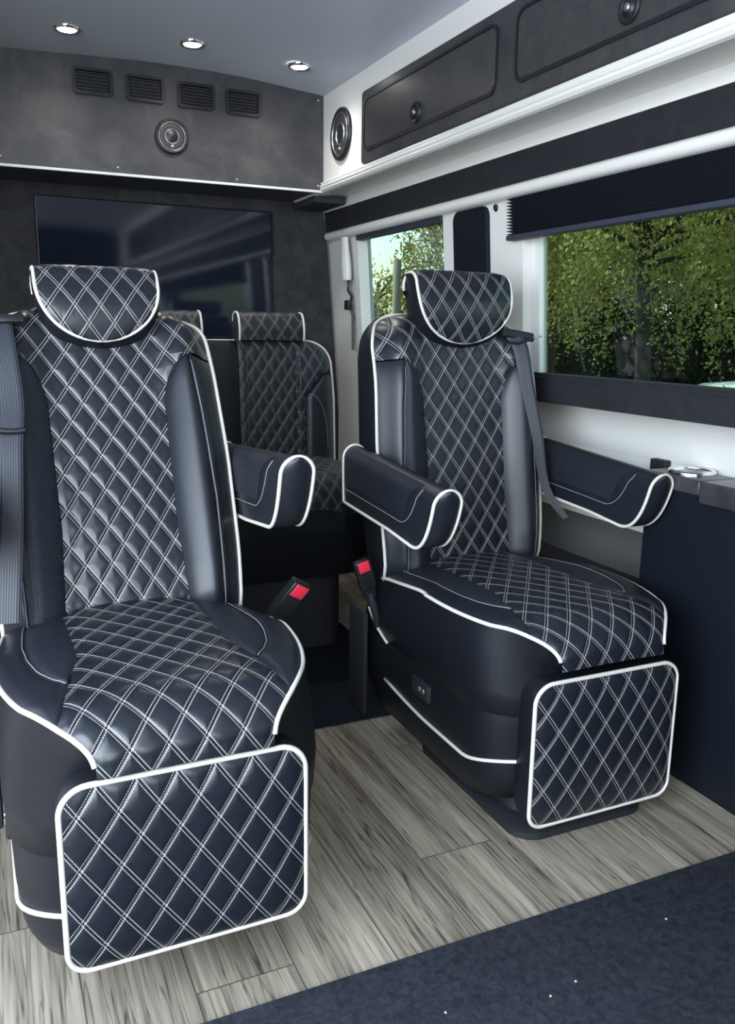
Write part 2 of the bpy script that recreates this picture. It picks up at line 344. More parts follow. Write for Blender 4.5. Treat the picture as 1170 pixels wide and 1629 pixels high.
# left side behind the door opening, cab end open beside the added dark wall
b = MB(); b.add(*box(-.46, -.42, 1.75, YP+.3, 0, 1.98)); st('wall_left', b, white)

b = MB(); b.add(*box(.22, 1.9, -1.66, -1.62, 0, 2.05)); st('wall_front_blocker', b, navy)  # unseen dark wall, added to keep bright sky out of the television's reflection
# screws on the bulkhead
for i, (x, z) in enumerate(((.12, 1.655), (.50, 1.650), (.93, 1.645), (1.255, 1.648), (1.255, 1.955))):
    o = obj('screw', *disc((x, YB+.001, z), (0, -1, 0), .004, .002, 10), satin); tag(o, ('small screw head at the far left of the bottom edge of the overhead rear panel', 'small screw head below the vents on the overhead rear panel, second from left', 'small screw head near the bottom of the overhead rear panel, right of the speaker', 'small screw head in the bottom right corner of the overhead rear panel', 'small screw head in the top right corner of the overhead rear panel')[i], 'screw', 'screws in the overhead rear panel')

# ---------------------------------------------------------------- television
t = empty('television', (.70, YP, 1.06)); tag(t, 'large black wall-mounted flat television on the charcoal rear partition', 'television')
b = MB(); b.add(*box(-.465, .465, -.03, -.002, 0, .522, .004)); b.obj('bezel', bezel, t, False)
b = MB(); b.add(*box(-.458, .458, -.0315, -.029, .012, .515)); b.obj('screen', screenm, t, False)

# ---------------------------------------------------------------- vents
def vent(x, z, label):
    t = empty('air_vent', (x, YB, z)); tag(t, label, 'vent', 'air vents in the overhead rear panel')
    W = .066; H = .043
    o_ = [(p[0], -.012, p[1]) for p in rrect(W, -H, H, .012, .012, 4)]; o2 = [(p[0], 0, p[1]) for p in rrect(W, -H, H, .012, .012, 4)]
    i_ = [(p[0], -.012, p[1]) for p in rrect(W-.010, -H+.010, H-.010, .006, .006, 4)]; i2 = [(p[0], -.001, p[1]) for p in rrect(W-.012, -H+.012, H-.012, .005, .005, 4)]
    b = MB(); b.add(*loft([o2, o_, i_, i2], False, True)); b.obj('frame', blackp, t, False)
    for k in range(6):
        b = MB(); zz = -.026+k*.0104; b.add(*box(-.053, .053, -.010, -.002, zz-.0018, zz+.0018)); b.obj('slat', matte_black, t, False)
    b = MB()
    for k in range(7): xx = -.042+k*.014; b.add(*box(xx-.001, xx+.001, -.0055, -.002, -.031, .031))
    b.obj('cross_bars', blackp, t, False)
for (x, z), lb in zip(((.427, 1.919), (.604, 1.917), (.783, 1.914), (.958, 1.911)),
    ('black louvred air vent in the overhead rear panel, leftmost of four', 'black louvred air vent in the overhead rear panel, second of four from the left',
     'black louvred air vent in the overhead rear panel, third of four from the left', 'black louvred air vent in the overhead rear panel, rightmost of four')): vent(x, z, lb)

# ---------------------------------------------------------------- speakers
def speaker(loc, ax, R, label, sy=1):
    t = empty('speaker', loc); tag(t, label, 'speaker', 'round speakers')
    q = Vector((0, 0, 1)).rotation_difference(Vector(ax)); t.rotation_mode = 'QUATERNION'; t.rotation_quaternion = q
    P = lambda pr, nm, m: obj(nm, *disc((0, 0, 0), (0, 0, 1), 0, 0, 48, pr), m, t)
    P([(R*.98, 0), (R, .004), (R*.97, .012), (R*.86, .014), (R*.82, .010)], 'surround', blackp)
    P([(R*.80, .009), (R*.80, .0125), (R*.775, .013), (R*.765, .010)], 'trim_ring', satin)
    P([(R*.76, .008), (R*.60, .010), (R*.40, .008)], 'grille', grille)
    P([(R*.42, .007), (R*.415, .011), (R*.385, .0115), (R*.38, .008)], 'inner_ring', satin)
    P([(R*.36, .008), (R*.2, .011), (0, .012)], 'dust_cap', blackp)
    P([(.006, .008), (.006, .013), (0, .0135)], 'badge', chrome).location = Vector(q.inverted() @ Vector((0, 0, -R*.55)))
speaker((.692, YB, 1.770), (0, -1, 0), .060, 'round black speaker with bright rings on the overhead rear panel below the vents')
speaker((1.277, 3.063, 1.802), (-1, 0, 0), .092, 'larger oval-looking black speaker on the white overhead side panel by the cabinet')

# ---------------------------------------------------------------- ceiling lamps
for (x, y), lb in zip(((.325, 2.985), (.712, 2.98), (1.085, 2.99)), ('round chrome downlight in the headliner, leftmost of three', 'round chrome downlight in the headliner, middle of three', 'round chrome downlight in the headliner nearest the white cabinet side')):
    z = zc(x); t = empty('ceiling_lamp', (x, y, z)); tag(t, lb, 'ceiling lamp', 'recessed ceiling downlights')
    obj('rim', *disc((0, 0, 0), (0, 0, -1), 0, 0, 32, [(.041, -.002), (.041, .004), (.037, .009), (.032, .008), (.030, .001)]), chrome, t)
    lm = bpy.data.materials.get('lit_lamp') or mat('lit_lamp', (1, 1, 1), .4, emit=(1, .98, .92), es=14)
    obj('bulb', *disc((0, 0, 0), (0, 0, -1), 0, 0, 32, [(.030, .002), (.025, .007), (0, .009)]), lm, t)
    l = bpy.data.lights.new('lamp_light', 'SPOT'); l.energy = 5.0; l.spot_size = math.radians(150); l.spot_blend = 1; l.color = (1, .96, .9); l.shadow_soft_size = .03
    o = bpy.data.objects.new('lamp_light', l); COL.objects.link(o); o.parent = t; o.location = (0, 0, -.02)

# ---------------------------------------------------------------- overhead cabinet
XF = 1.277
cab = empty('overhead_cabinet', (XF, 2.0, 1.66)); tag(cab, 'charcoal overhead cabinet with rounded hinged doors on the white side panel', 'cabinet')
def rr_yz(y0, y1, z0, z1, r, n=8):
    W = (y1-y0)/2; c = (y0+y1)/2; return [(c+p[0], p[1]) for p in rrect(W, z0, z1, r, r, n)]
def plate(y0, y1, z0, z1, r, x0, x1, bev=.003):
    a = rr_yz(y0, y1, z0, z1, r); i = rr_yz(y0+bev, y1-bev, z0+bev, z1-bev, max(r-bev, .001))
    mk = lambda L_, x: [(x-XF, y-2.0, z-1.66) for y, z in L_]
    return loft([mk(a, x0), mk(a, x1+bev), mk(i, x1)], False, True)
FZ0, FZ1 = 1.664, 1.899
b = MB(); b.add(*plate(-.75, 2.865, FZ0, FZ1, .018, XF+.002, XF-.012)); b.obj('face_frame', fascia, cab, True, 30)
for k, (y0, y1, yl, zl) in enumerate(((2.01, 2.833, 2.446, 1.746), (1.09, 1.92, 1.509, 1.749), (.17, 1.0, .60, 1.749), (-.7, .08, -.3, 1.749))):
    # groove
    a = rr_yz(y0-.004, y1+.004, 1.700, 1.872, .034); i = rr_yz(y0+.004, y1-.004, 1.708, 1.864, .028)
    mk = lambda L_, x: [(x-XF, y-2.0, z-1.66) for y, z in L_]
    dr = MB(); dr.add(*plate(y0+.004, y1-.004, 1.708, 1.864, .028, XF-.010, XF-.0155)); d = dr.obj('door', doorm, cab, True, 30)
    b = MB(); b.add(*loft([mk(a, XF-.0122), mk(a, XF-.0165), mk(i, XF-.0165), mk(i, XF-.0122)], False, False)); b.obj('door_edge', blackp, d, True, 30)
    h = obj('latch', *disc((-.0155, yl-2.0, zl-1.66), (-1, 0, 0), 0, 0, 32, [(.031, -.001), (.031, .006), (.026, .009), (.023, .004), (.016, .004), (.014, .009), (0, .010)]), blackp, d)
    obj('lock_barrel', *disc((-.024, yl-2.0, zl-1.66), (-1, 0, 0), 0, 0, 20, [(.008, 0), (.008, .003), (0, .003)]), satin, d)
for y in (2.0, 1.945, 1.04, .12):
    for z in ((1.685,) if y == 1.945 else (1.885,)):
        pass

# ---------------------------------------------------------------- pillar pad, hole, shades
pad = MB(); zz = (1.10, 1.487)
def wl(y, z, t): return (XW(z)+t, y, z)
W_ = (2.365-2.575)
lp = [(y, z) for y, z in [(p[0]+2.415, p[1]) for p in rrect(.104, 1.08, 1.478, .02, .03, 6)]]
pad.add(*loft([[wl(y, z, .0) for y, z in lp], [wl(y, z, -.008) for y, z in lp], [wl(2.415+(y-2.415)*.95, 1.28+(z-1.28)*.985, -.012) for y, z in lp]], False, True))
o = pad.obj('pillar_pad', navy, None, True, 35); tag(o, 'navy rounded trim pad on the white pillar between the two windows', 'trim pad')
o = obj('plug', *disc(wl(2.275, 1.466, .0), (-1, 0, -.3), 0, 0, 20, [(.011, -.001), (.011, .003), (0, .003)]), matte_black); tag(o, 'small black round plug in the white pillar beside the pleated shade', 'plug')
# pleated shade
sh = empty('window_shade', wl(1.0, 1.49, -.01)); tag(sh, 'black pleated shade gathered at the top of the large window', 'window shade')
ox, oy, oz = sh.location
y0, y1 = -.5, 2.180; n = 13; pts = []
for k in range(n*2+1):
    z = 1.488-(1.488-1.375)*k/(n*2); t = -.030 if k % 2 else -.002; pts.append((z, t))
L0 = [(XW(z)+t-ox, y0-oy, z-oz) for z, t in pts]; L1 = [(XW(z)+t-ox, y1-oy, z-oz) for z, t in pts]
b = MB(); b.add(*loft([L0, L1], False, False, False)); b.obj('pleats', shadem, sh, False)
b = MB(); b.add(*[q for q in box(XW(1.38)-.030-ox, XW(1.38)+.004-ox, y0-oy, y1-oy, 1.362-oz, 1.376-oz, .003)]); b.obj('bottom_rail', shadem, sh, False)
b = MB()
for k in range(0, n*2, 2):
    z = pts[k][0]; z2 = pts[k+2][0]; x = XW(z)
    b.add([(x-.002-ox, y1+.002-oy, z-oz), (x-.002-ox, y1+.002-oy, z2-oz), (x-.028-ox, y1+.002-oy, (z+z2)/2-oz), (x-.002-ox, y1-.003-oy, z-oz), (x-.002-ox, y1-.003-oy, z2-oz), (x-.028-ox, y1-.003-oy, (z+z2)/2-oz)], [(0, 1, 2), (5, 4, 3), (0, 3, 4, 1), (1, 4, 5, 2), (2, 5, 3, 0)])
b.obj('pleat_ends', mat('shade_backing', (.7, .7, .68), .6), sh, False)
# shade of the rear window (rolled up) : thin dark band
sh2 = empty('window_shade', wl(2.93, 1.484, -.005)); tag(sh2, 'thin black shade fully raised at the top of the small rear window', 'window shade')
b = MB(); wallbox(b, 2.605, 3.305, 1.460, 1.484, -.008, .02)
b.v = [(x-sh2.location.x, y-sh2.location.y, z-sh2.location.z) for x, y, z in b.v]; b.obj('pleats', shadem, sh2, False)
# white sleeve with the black latch under it by the rear window
s = empty('belt_sleeve', (XW(1.35)-.03, 3.36, 1.0)); tag(s, 'white padded sleeve hanging by the rear window above a black belt latch', 'belt sleeve')
b = MB()
z0, z1 = 1.305, 1.475
loops = []
for z in np.linspace(z0, z1, 12):
    r = .021+.003*math.sin((z-z0)*30); cx = XW(z)-.035-s.location.x
    loops.append([(cx+math.cos(a)*r*.8, math.sin(a)*r*1.35, z-1.0) for a in np.linspace(0, 2*PI, 17)[:-1]])
b.add(*loft(loops)); b.obj('sleeve', white, s, True, 50)
b = MB(); cx = XW(1.2)-.035-s.location.x
b.add(*tube([(cx, 0, .31), (cx+.002, .008, .265), (cx+.01, -.012, .24), (cx+.012, .004, .20), (cx+.02, -.004, .16), (cx+.02, -.01, .02)], .006)); b.add(*box(cx-.012, cx+.012, -.02, .02, .185, .225, .004)); b.obj('latch', blackp, s, True, 40)

# ---------------------------------------------------------------- side console with cup holder
CX = 1.536
con = empty('side_console', (CX, .6, 0)); tag(con, 'navy side console with a charcoal top slab beside the right seat', 'console')
b = MB(); v, f = box(0, .118, -1.9, 1.045, 0.0, .735, .004); b.add(v, f); b.obj('body', navy, con, True, 30)
b = MB(); b.add(*box(-.008, .118, .862, 1.052, .728, .765, .006, 3)); b.obj('top_slab', fascia, con, True, 30)
b = MB(); b.add(*box(-.014, .118, -1.9, .858, .712, .766, .007, 3)); b.obj('lid', fascia, con, True, 30)
cup = empty('cup_holder', (1.600, 1.560, .765)); tag(cup, 'polished steel cup holder set in the console top', 'cup holder')
obj('rim', *disc((0, 0, 0), (0, 0, 1), 0, 0, 48, [(.056, -.004), (.058, .004), (.055, .010), (.049, .010), (.046, .004)]), chrome, cup)
obj('bowl', *disc((0, 0, 0), (0, 0, 1), 0, 0, 48, [(.046, .007), (.045, .001), (.043, .0015), (.0, .0012)]), chrome, cup)
b = MB(); b.add(*box(1.635, 1.658, 1.69, 1.745, .742, .775, .003)); v = b
o = b.obj('power_outlet', matte_black, None, False); tag(o, 'small black power outlet on the white wall at the console end', 'outlet')

# ---------------------------------------------------------------- rugs
def rug(name, x0, x1, y0, y1, m, label, h=.008):
    b = MB(); b.add(*box(x0, x1, y0, y1, .0005, h, .003)); o = b.obj(name, m, None, True, 40); return tag(o, label, 'carpet')
rug('carpet', -.42, CX-.003, -1.2, 1.16, carpet, 'dark navy carpet across the floor in the foreground')
rug('carpet', .50, 1.19, 2.06, 3.30, carpet2, 'dark carpet on the floor behind the two front seats')
# lint flecks on the front carpet
for i, (x, y) in enumerate(((.62, 1.02), (.80, .98), (.86, .99), (1.12, 1.05))):
    o = obj('lint_fleck', *disc((x, y, .0085), (0, 0, 1), .0022, .0015, 6), cream); tag(o, ('leftmost tiny pale lint fleck on the navy front carpet', 'middle tiny pale lint fleck on the navy front carpet', 'tiny pale lint fleck just right of the middle one on the front carpet', 'rightmost tiny pale lint fleck on the navy front carpet')[i], 'lint', 'lint flecks on the front carpet')

# ================================================================ seats
def stitch_line(name, pts, parent, m=thread, r=.0009):
    b = MB(); b.add(*tube(pts, r, 5)); return b.obj(name, m, parent)
def chaikin(p, n=2):
    p = [Vector(q) for q in p]
    for _ in range(n):
        o = [p[0]]
        for a, b_ in zip(p, p[1:]): o += [a*.75+b_*.25, a*.25+b_*.75]
        p = o+[p[-1]]
    return p
def headrest(root, B, W, H, hb, d0, D, qm, nu=44, nv=44, pr=.0042):
    """B(x,h,d) maps back coordinates to local space. W half width, H face height, hb bottom h, D depth"""
    # path from back-top over the crown and down the front; (h,d) for parameter t
    R = D*.46
    ht = hb+H
    path = []
    for k in range(9): a = PI*(1-k/8)*.5+PI/2*0; path.append((ht-R+R*math.sin(PI-a) if 0 else ht-R*(1-math.sin(k/8*PI/2)), d0+R-R*math.cos(k/8*PI/2)-.0))
    # quarter from back up to crown, then a quarter down to the front
    path = [(ht-R*1.1+R*1.1*math.sin(k/8*PI/2), d0+D*.5-(D*.5)*math.cos(k/8*PI/2)) for k in range(9)]
    path += [(ht-R*1.1*(1-math.cos(k/8*PI/2)), d0+D*.5+D*.5*math.sin(k/8*PI/2)) for k in range(1, 9)]
    hs = path[-1][0]
    for k in range(1, 17):
        t = k/16; path.append((lerp(hs, hb, t), d0+D+.010*math.sin(t*PI)-.022*t*t))
    path = np.array(path); seg = np.r_[0, np.cumsum(np.hypot(*np.diff(path, axis=0).T))]; Lt = seg[-1]
    def pt(s): return float(np.interp(s, seg, path[:, 0])), float(np.interp(s, seg, path[:, 1]))
    def hw(h):   # U-shaped outline towards the bottom
        t = min(1, max(0, (h-hb)/(H*.78))); return W*(1-(1-t)**2.6)**(1/2.0) if t < 1 else W
    def fn(a, b):
        s = b*Lt; h, d = pt(s); w_ = max(hw(h), .002) if s > seg[8] else W
        x = (a*2-1)*w_; e = 1-abs(a*2-1)**6; dd = d
        nx, ny = 0, 0
        s0 = max(0, s-.003); s1 = min(Lt, s+.003); h0, da = pt(s0); h1, db = pt(s1); tl = math.hypot(h1-h0, db-da) or 1
        nh, nd = (db-da)/tl*1, -(h1-h0)/tl
        am = (.006*e+puff(x, Lt-s, qm)) if s > .004 else 0
        return B(x, h+nh*am, dd+nd*am), (x, Lt-s)
    core_loops = []
    hr = MB()
    # body core: side outline swept across x, slightly smaller than the face, tapering down
    ol = [(h, d) for h, d in path]; 
    def side_x(h, d, k): return hw(h)
    nl = 48
    # shell: for each path point, a pair of edge points; side walls go inward to rear plane
    L1 = []; 
    for sgn in (-1, 1):
        edge = []; inner = []; back = []
        for s in np.linspace(0, Lt, nl):
            h, d = pt(s); w_ = max(hw(h), .002) if s > seg[8] else W
            edge.append(B(sgn*w_, h, d)); inner.append(B(sgn*(w_+.006 if h > hb+.02 else w_), h-.012*sm(0, 1, s/Lt), max(d-.016, d0+.004)-.0)); back.append(B(sgn*max(w_*.93, .02 if s < 1e9 else 0), max(h-.02-.012*s/Lt, hb-.012), d0-.004 if d > d0+.01 else d0-.004))
        v, f, _ = grid(lambda a, b_: ((edge, inner, back)[round(a*2)][min(round(b_*(nl-1)), nl-1)], (0, 0)), 2, nl-1, flip=(sgn > 0)); hr.add(v, f)
        L1.append(back)
    v, f, _ = grid(lambda a, b_: (L1[round(a)][min(round(b_*(nl-1)), nl-1)], (0, 0)), 1, nl-1, True); hr.add(v, f)
    # underside strip
    body = hr.obj('headrest', leather_dark, root, True, 60)
    v, f, uv = grid(fn, nu, nv*2); obj('quilted_panel', v, f, qm, body, True, uv)
    left = [B(-(max(hw(pt(s)[0]), .002) if s > seg[8] else W), *pt(s)) for s in np.linspace(0, Lt*.999, 60)]
    right = [B((max(hw(pt(s)[0]), .002) if s > seg[8] else W), *pt(s)) for s in np.linspace(0, Lt*.999, 60)]
    b = MB(); b.add(*tube(left+right[::-1], pr, 8)); b.obj('piping', cream, body)
    return body

def captain_chair(xc, Y0, p, label):
    root = empty('captain_chair', (xc, Y0, 0)); tag(root, label, 'seat', 'captain chairs')
    r = math.radians(p['rec']); cr, sr = math.cos(r), math.sin(r); z0 = p['z0']; BL = p['BL']
    def B(x, h, d): return Vector((x, -d*cr+h*sr, z0+h*cr+d*sr))
    HW0 = .252; RT = .105
    def hw(h):
        w_ = HW0*interp(h, [0, .15, .35, .5, BL], [.965, 1.0, 1.01, .985, .95])
        if h > BL-RT: w_ = (w_-RT)+math.sqrt(max(RT**2-(h-(BL-RT))**2, 0))
        return w_
    def dep(x, h):
        ax = abs(x); w_ = hw(h); e = max(0, w_-ax)
        bol = sm(.10, .185, ax)*.040*sm(BL+.02, BL-.22, h)*(1 if h > .1 else lerp(.75, 1, h/.1))
        edge = -.055*(1-sm(0, .075, e))**1.3
        lumbar = .012*math.sin(min(1, max(0, h/.45))*PI)*(1-sm(.0, .2, ax))
        topr = -.05*sm(BL-.10, BL, h)**2
        botr = -.02*sm(.05, -.02, h)
        return bol+edge+lumbar+topr+botr
    HQ0, HQ1 = p.get('hq', (.455, .580))
    def xq(h):
        base = interp(h, [0, .2, .45], [.128, .118, .122])
        if h <= HQ0: return base
        t = min(1, (h-HQ0)/(HQ1-HQ0)); return base+(.195-base)*(1-math.sqrt(max(0, 1-t*t)))
    def xs(h): return interp(h, [0, .25, .45, .60], [.196, .202, .192, .178])
    def ed(h): return .004
    body = MB()
    # core: outline ring -> rear
    hs = list(np.linspace(0, BL-RT, 16))+[BL-RT+RT*math.sin(a) for a in np.linspace(0.08, PI/2, 14)]
    ring = [(-hw(h), h) for h in hs]+[(hw(h), h) for h in hs[::-1]]
    def rr_(sc, dd, hoff=0): return [B(x*sc, h*1.0-hoff*(1 if h > .3 else 0), dd(x, h)) for x, h in ring]
    f0 = rr_(1.0, lambda x, h: dep(x, h)-.002)
    f1 = rr_(1.02, lambda x, h: dep(x, h)-.020, -.004); f2 = rr_(1.025, lambda x, h: -.11, -.004); f3 = rr_(.97, lambda x, h: -.150, .015); f4 = rr_(.86, lambda x, h: -.165, .04)
    body.add(*loft([f0, f1, f2, f3, f4], False, True)); back = body.obj('backrest', leather_dark, root, True, 50)
    # quilted centre: lower and upper piece
    def qf(h0, h1, half, nj):
        def fn(a, b_):
            h = lerp(h0, h1, b_); w_ = half(h)-.0005; s = a*2-1; x = s*w_; e = (1-abs(s)**8)
            y = dep(x, h)+.004*e+puff(x, h, Qb)*min(1, (w_-abs(x))/.01) if w_ > .012 else dep(x, h)
            return B(x, h, y), (x, h)
        return fn
    mb = MB(); mb.add(*grid(qf(.0, HQ1, xq, 0), 60, 150)); mb.add(*grid(qf(HQ1, BL-.0015, lambda h: hw(h), 0), 90, 34))
    mb.obj('quilted_panel', Qb, back, True, None, True)
    for sgn in (-1, 1):
        def region(x0, x1, amp, top):
            def fn(a, b_):
                # rows run up each column so that the curved top edge is followed
                h_lo = 0.0; t = a
                h = lerp(0, top, b_); xa, xb = x0(h), x1(h); x = lerp(xa, xb, t)
                e = 1-abs(2*t-1)**4; e2 = 1-abs(2*b_-1)**24
                return B(sgn*x, h, dep(x, h)+amp*e*e2-.001*(1-e)), (x, h)
            return fn
        v, f, uv = grid(region(xq, lambda h: max(xs(h), xq(h)+.0005), .009, HQ1-.003), 14, 60, flip=(sgn < 0)); ins = obj('bolster', v, f, P1 if sgn < 0 or p.get('perf2') else leather, back, True, uv)
        v, f, uv = grid(region(lambda h: max(xs(h), xq(h))+.0012, lambda h: hw(h)-.001, .008, HQ1-.003), 14, 60, flip=(sgn < 0)); obj('outer_bolster', v, f, leather, back, True, uv)
        stitch_line('stitching', [B(sgn*(max(xs(h), xq(h))+.003), h, dep(xs(h)+.003, h)+.0060) for h in np.linspace(.01, HQ1-.02, 40)], back, thread, .0007)
    b = MB(); b.add(*tube([B(x, h, dep(x, h)+.001) for x, h in ring], .0046, 8)); b.obj('piping', cream, back)
    # headrest
    headrest(root, B, p['hrW'], p['hrH'], p['hrB'], p.get('hrd', -.035), .080, Qh)

    # ---------------- cushion
    yf = p['cyf']; cz = p['cz']; WC = .262; RF = .19
    def hwc(y):
        w_ = WC*interp(y, [yf, yf+.40, -.08, .12], [1, 1, .97, .90])
        yk = yf+.36
        if y < yk: w_ = ((WC*(1-min(1, (yk-y)/.36)**2.5)**(1/2.5))**4+.137**4)**.25
        return w_
    # centre-line profile, arc length from rear to the nose
    prof = [(y, cz+.008*math.sin((y-.1)/(yf)*2.2)) for y in np.linspace(.12, yf+.11, 26)]
    yc, zt = prof[-1]; NR = .088
    for k in range(1, 22):
        a = k/21*PI/2; prof.append((yc-.11*math.sin(a), zt-NR*(1-math.cos(a))))
    prof = np.array(prof); seg = np.r_[0, np.cumsum(np.hypot(*np.diff(prof, axis=0).T))]; LT = seg[-1]
    def pf(s): return float(np.interp(s, seg, prof[:, 0])), float(np.interp(s, seg, prof[:, 1]))
    def drop(x, y, z):
        w_ = max(hwc(y), .02); s = min(1, abs(x)/w_); base = interp(y, [yf, yf+.05, yf+.13, -.20, .0, .12], [.004, .012, .018, .014, .040, .060])
        return base*s**2.6
    def C(x, s, up=0):
        y, z = pf(s); y2, z2 = pf(min(LT, s+.004)); y1, z1 = pf(max(0, s-.004)); tl = math.hypot(y2-y1, z2-z1) or 1
        ny, nz = (z2-z1)/tl, -(y2-y1)/tl
        return Vector((x, y+ny*up, z-drop(x, y, z)+nz*up))
    def xqc(y): return min(interp(y, [yf, yf+.04, yf+.08, yf+.17, yf+.27, 0, .12], [.30, .19, .174, .155, .131, .133, .130]), hwc(y)-.001)
    def xsc(y): return min(interp(y, [yf, yf+.165, yf+.19, yf+.23, yf+.29, yf+.36, -.05, .1], [.10, .156, .176, .195, .208, .213, .208, .195]), hwc(y)-.002)
    ys_out = rrect(WC, yf, .12, RF, .04, 12)
    # side wall following the top edge
    def topz(x, y):
        s = float(np.interp(-y, -prof[:26, 0], seg[:26])) if y > yf+.11 else float(np.interp(y, prof[::-1, 0], seg[::-1]))
        return C(x, s)
    outl = []
    for x, y in ys_out:
        w_ = hwc(y); x = max(-w_, min(w_, x)); outl.append((x, y))
    def level(z, W, yfr, yr, rf, mix=0, out=0):
        o = rrect(W, yfr, yr, rf, .04, 12); return [Vector((q[0], q[1], z)) for q in o]
    top = [topz(x, y)-Vector((0, 0, .002)) for x, y in outl]
    def bl(k, lv, dz=0):
        res = []
        for t_, l_ in zip(top, lv): res.append(Vector((lerp(t_.x, l_.x, k), lerp(t_.y, l_.y, k), t_.z+dz)))
        return res
    zs = .298
    fB = p['foot'][0]+.042
    lvA = level(zs, .262, fB-.004, .14, .13)
    fm = lambda t_: sm(yf+.22, yf+.10, t_.y)
    mid = [Vector((lerp(t_.x, l_.x, .5)*1.022, lerp(t_.y, l_.y, lerp(.35, 1, fm(t_)))+.006*fm(t_), lerp(t_.z, zs, lerp(.35, .2, fm(t_))))) for t_, l_ in zip(top, lvA)]
    mid2 = [Vector((l_.x*1.018, lerp(t_.y, l_.y, lerp(.75, 1, fm(t_))), lerp(t_.z, zs, .72))) for t_, l_ in zip(top, lvA)]
    sb = MB(); sb.add(*loft([top, mid, mid2, lvA, level(zs-.004, .257, fB, .14, .13)], True, True)); cush = sb.obj('seat_cushion', leather_dark, root, True, 60)
    zl = .166
    def rise(lv):   # piping rises a little at the front corners
        return lv
    sk = MB(); sk.add(*loft([level(zs-.003, .256, fB, .14, .13), level(zs-.02, .258, fB, .14, .13), level(zl+.04, .256, fB+.002, .14, .13), level(zl, .252, fB+.004, .14, .13),
        level(zl-.03, .250, fB+.006, .13, .13), level(.115, .245, fB+.02, .12, .12), level(.075, .232, fB+.05, .10, .11), level(.062, .212, fB+.08, .08, .10)], True, True)); skirt = sk.obj('skirt', leather_dark, root, True, 60)
    lp = level(zl, .2545, fB+.002, .14, .13); 
    lp = [Vector((q.x, q.y, q.z+.024*sm(fB+.14, fB, q.y)+.026*sm(-.25, .12, q.y))) for q in lp[14:]+lp[:0]]
    
    b = MB(); b.add(*tube([q+Vector((math.copysign(.001, q.x), 0, 0)) for q in lp], .0042, 8)); b.obj('piping', cream, skirt)
    # top: quilt, perforated inserts, outer leather
    def fq(a, b_):
        s = b_*LT; y, z = pf(s); w_ = xqc(y); x = (a*2-1)*w_; e = 1-abs(a*2-1)**8
        return C(x, s, .005*e+puff(x, s, Qc)*min(1, (w_-abs(x))/.012)*(1 if b_ < .97 else .3)), (x, s)
    v, f, uv = grid(fq, 70, 150, True); obj('quilted_panel', v, f, Qc, cush, True, uv)
    send = float(np.interp(-(yf+.163), -prof[:, 0], seg))
    for sgn in (-1, 1):
        def fi(a, b_):
            s = b_*send; y, z = pf(s); x = lerp(xqc(y), max(xsc(y), xqc(y)+.0005), a); e = 1-abs(2*a-1)**4
            return C(sgn*x, s, .006*e), (x, s)
        v, f, uv = grid(fi, 12, 60, flip=(sgn > 0)); obj('perforated_insert', v, f, P1, cush, True, uv)
        def fo(a, b_):
            s = b_*(LT*.995); y, z = pf(s); xa = max(xsc(y), xqc(y)) if y > yf+.163 else xqc(y); xb = hwc(y)-.0005; x = lerp(min(xa, xb-.0003), xb, a); e = 1-abs(2*a-1)**4; wd = min(1, (xb-xa)/.05)
            return C(sgn*x, s, .008*e*wd), (x, s)
        v, f, uv = grid(fo, 12, 90, flip=(sgn > 0)); obj('outer_bolster', v, f, leather, cush, True, uv)
        pts = []
        for s in np.linspace(.02, send, 40):
            y, z = pf(s); pts.append(C(sgn*(max(xsc(y), xqc(y))+.003), s, .0045))
        stitch_line('stitching', pts, cush, thread, .0009)
        pts = []
        for s in np.linspace(0, LT*.97, 140):
            y, z = pf(s); w_ = hwc(y); pts.append(C(sgn*w_, s, 0)+Vector((0, 0, -.001)))
        b = MB(); b.add(*tube(pts, .0046, 8)); b.obj('piping', cream, cush)
    # ---------------- footrest
    fy, fz0, fz1 = p['foot']; FW = .192
    fr = MB()
    def fl(W, y, za, zb, rr_=.034): return [Vector((q[0], y, q[1])) for q in rrect(W, za, zb, rr_, rr_+.01, 8)]
    def tilt(l): return l
    fr.add(*loft([fl(FW, fy, fz0, fz1), fl(FW+.003, fy+.012, fz0-.002, fz1+.002), fl(FW+.002, fy+.045, fz0+.002, fz1+.003), fl(FW-.008, fy+.075, fz0+.015, fz1-.008)], False, True)); foot = fr.obj('footrest', leather_dark, root, True, 60)
    oc = rrect(FW, fz0, fz1, .034, .044, 8)
    zc_ = (fz0+fz1)/2; Hh = (fz1-fz0)/2
    def ff(a, b_):
        t = (b_*2-1); z = zc_+t*Hh; rr2 = .036; ww = FW
        dz = Hh-abs(z-zc_)
        if dz < rr2: ww = FW-rr2+math.sqrt(max(0, rr2**2-(rr2-dz)**2))
        s = a*2-1; x = s*ww; e = (1-abs(s)**5)*(1-abs(t)**5)
        return Vector((x, fy-.002-.014*e-puff(x, z-fz0, Qf)*min(1, e*3), z)), (x, z-fz0)
    v, f, uv = grid(ff, 90, 80); obj('quilted_panel', v, f, Qf, foot, True, uv)
    b = MB(); b.add(*tube([(q[0], fy-.001, q[1]) for q in oc], .0048, 8, True)); b.obj('piping', cream, foot)
    # ---------------- pedestal, side shield, switch
    pd = p['ped']
    b = MB(); b.add(*loft([level(.0, .182, pd, p['pr'], .06), level(.014, .182, pd, p['pr'], .06), level(.022, .172, pd+.01, p['pr']-.01, .06), level(.026, .150, pd+.06, p['pr']-.04, .06), level(.088, .150, pd+.08, p['pr']-.05, .06)], True, True)); b.obj('pedestal', matte_black, root, True, 40)
    sx = -1
    b = MB(); b.add(*box(-.285, -.272, .07, .18, .05, .35, .01, 3)); b.obj('side_shield', matte_black, root, True, 40)
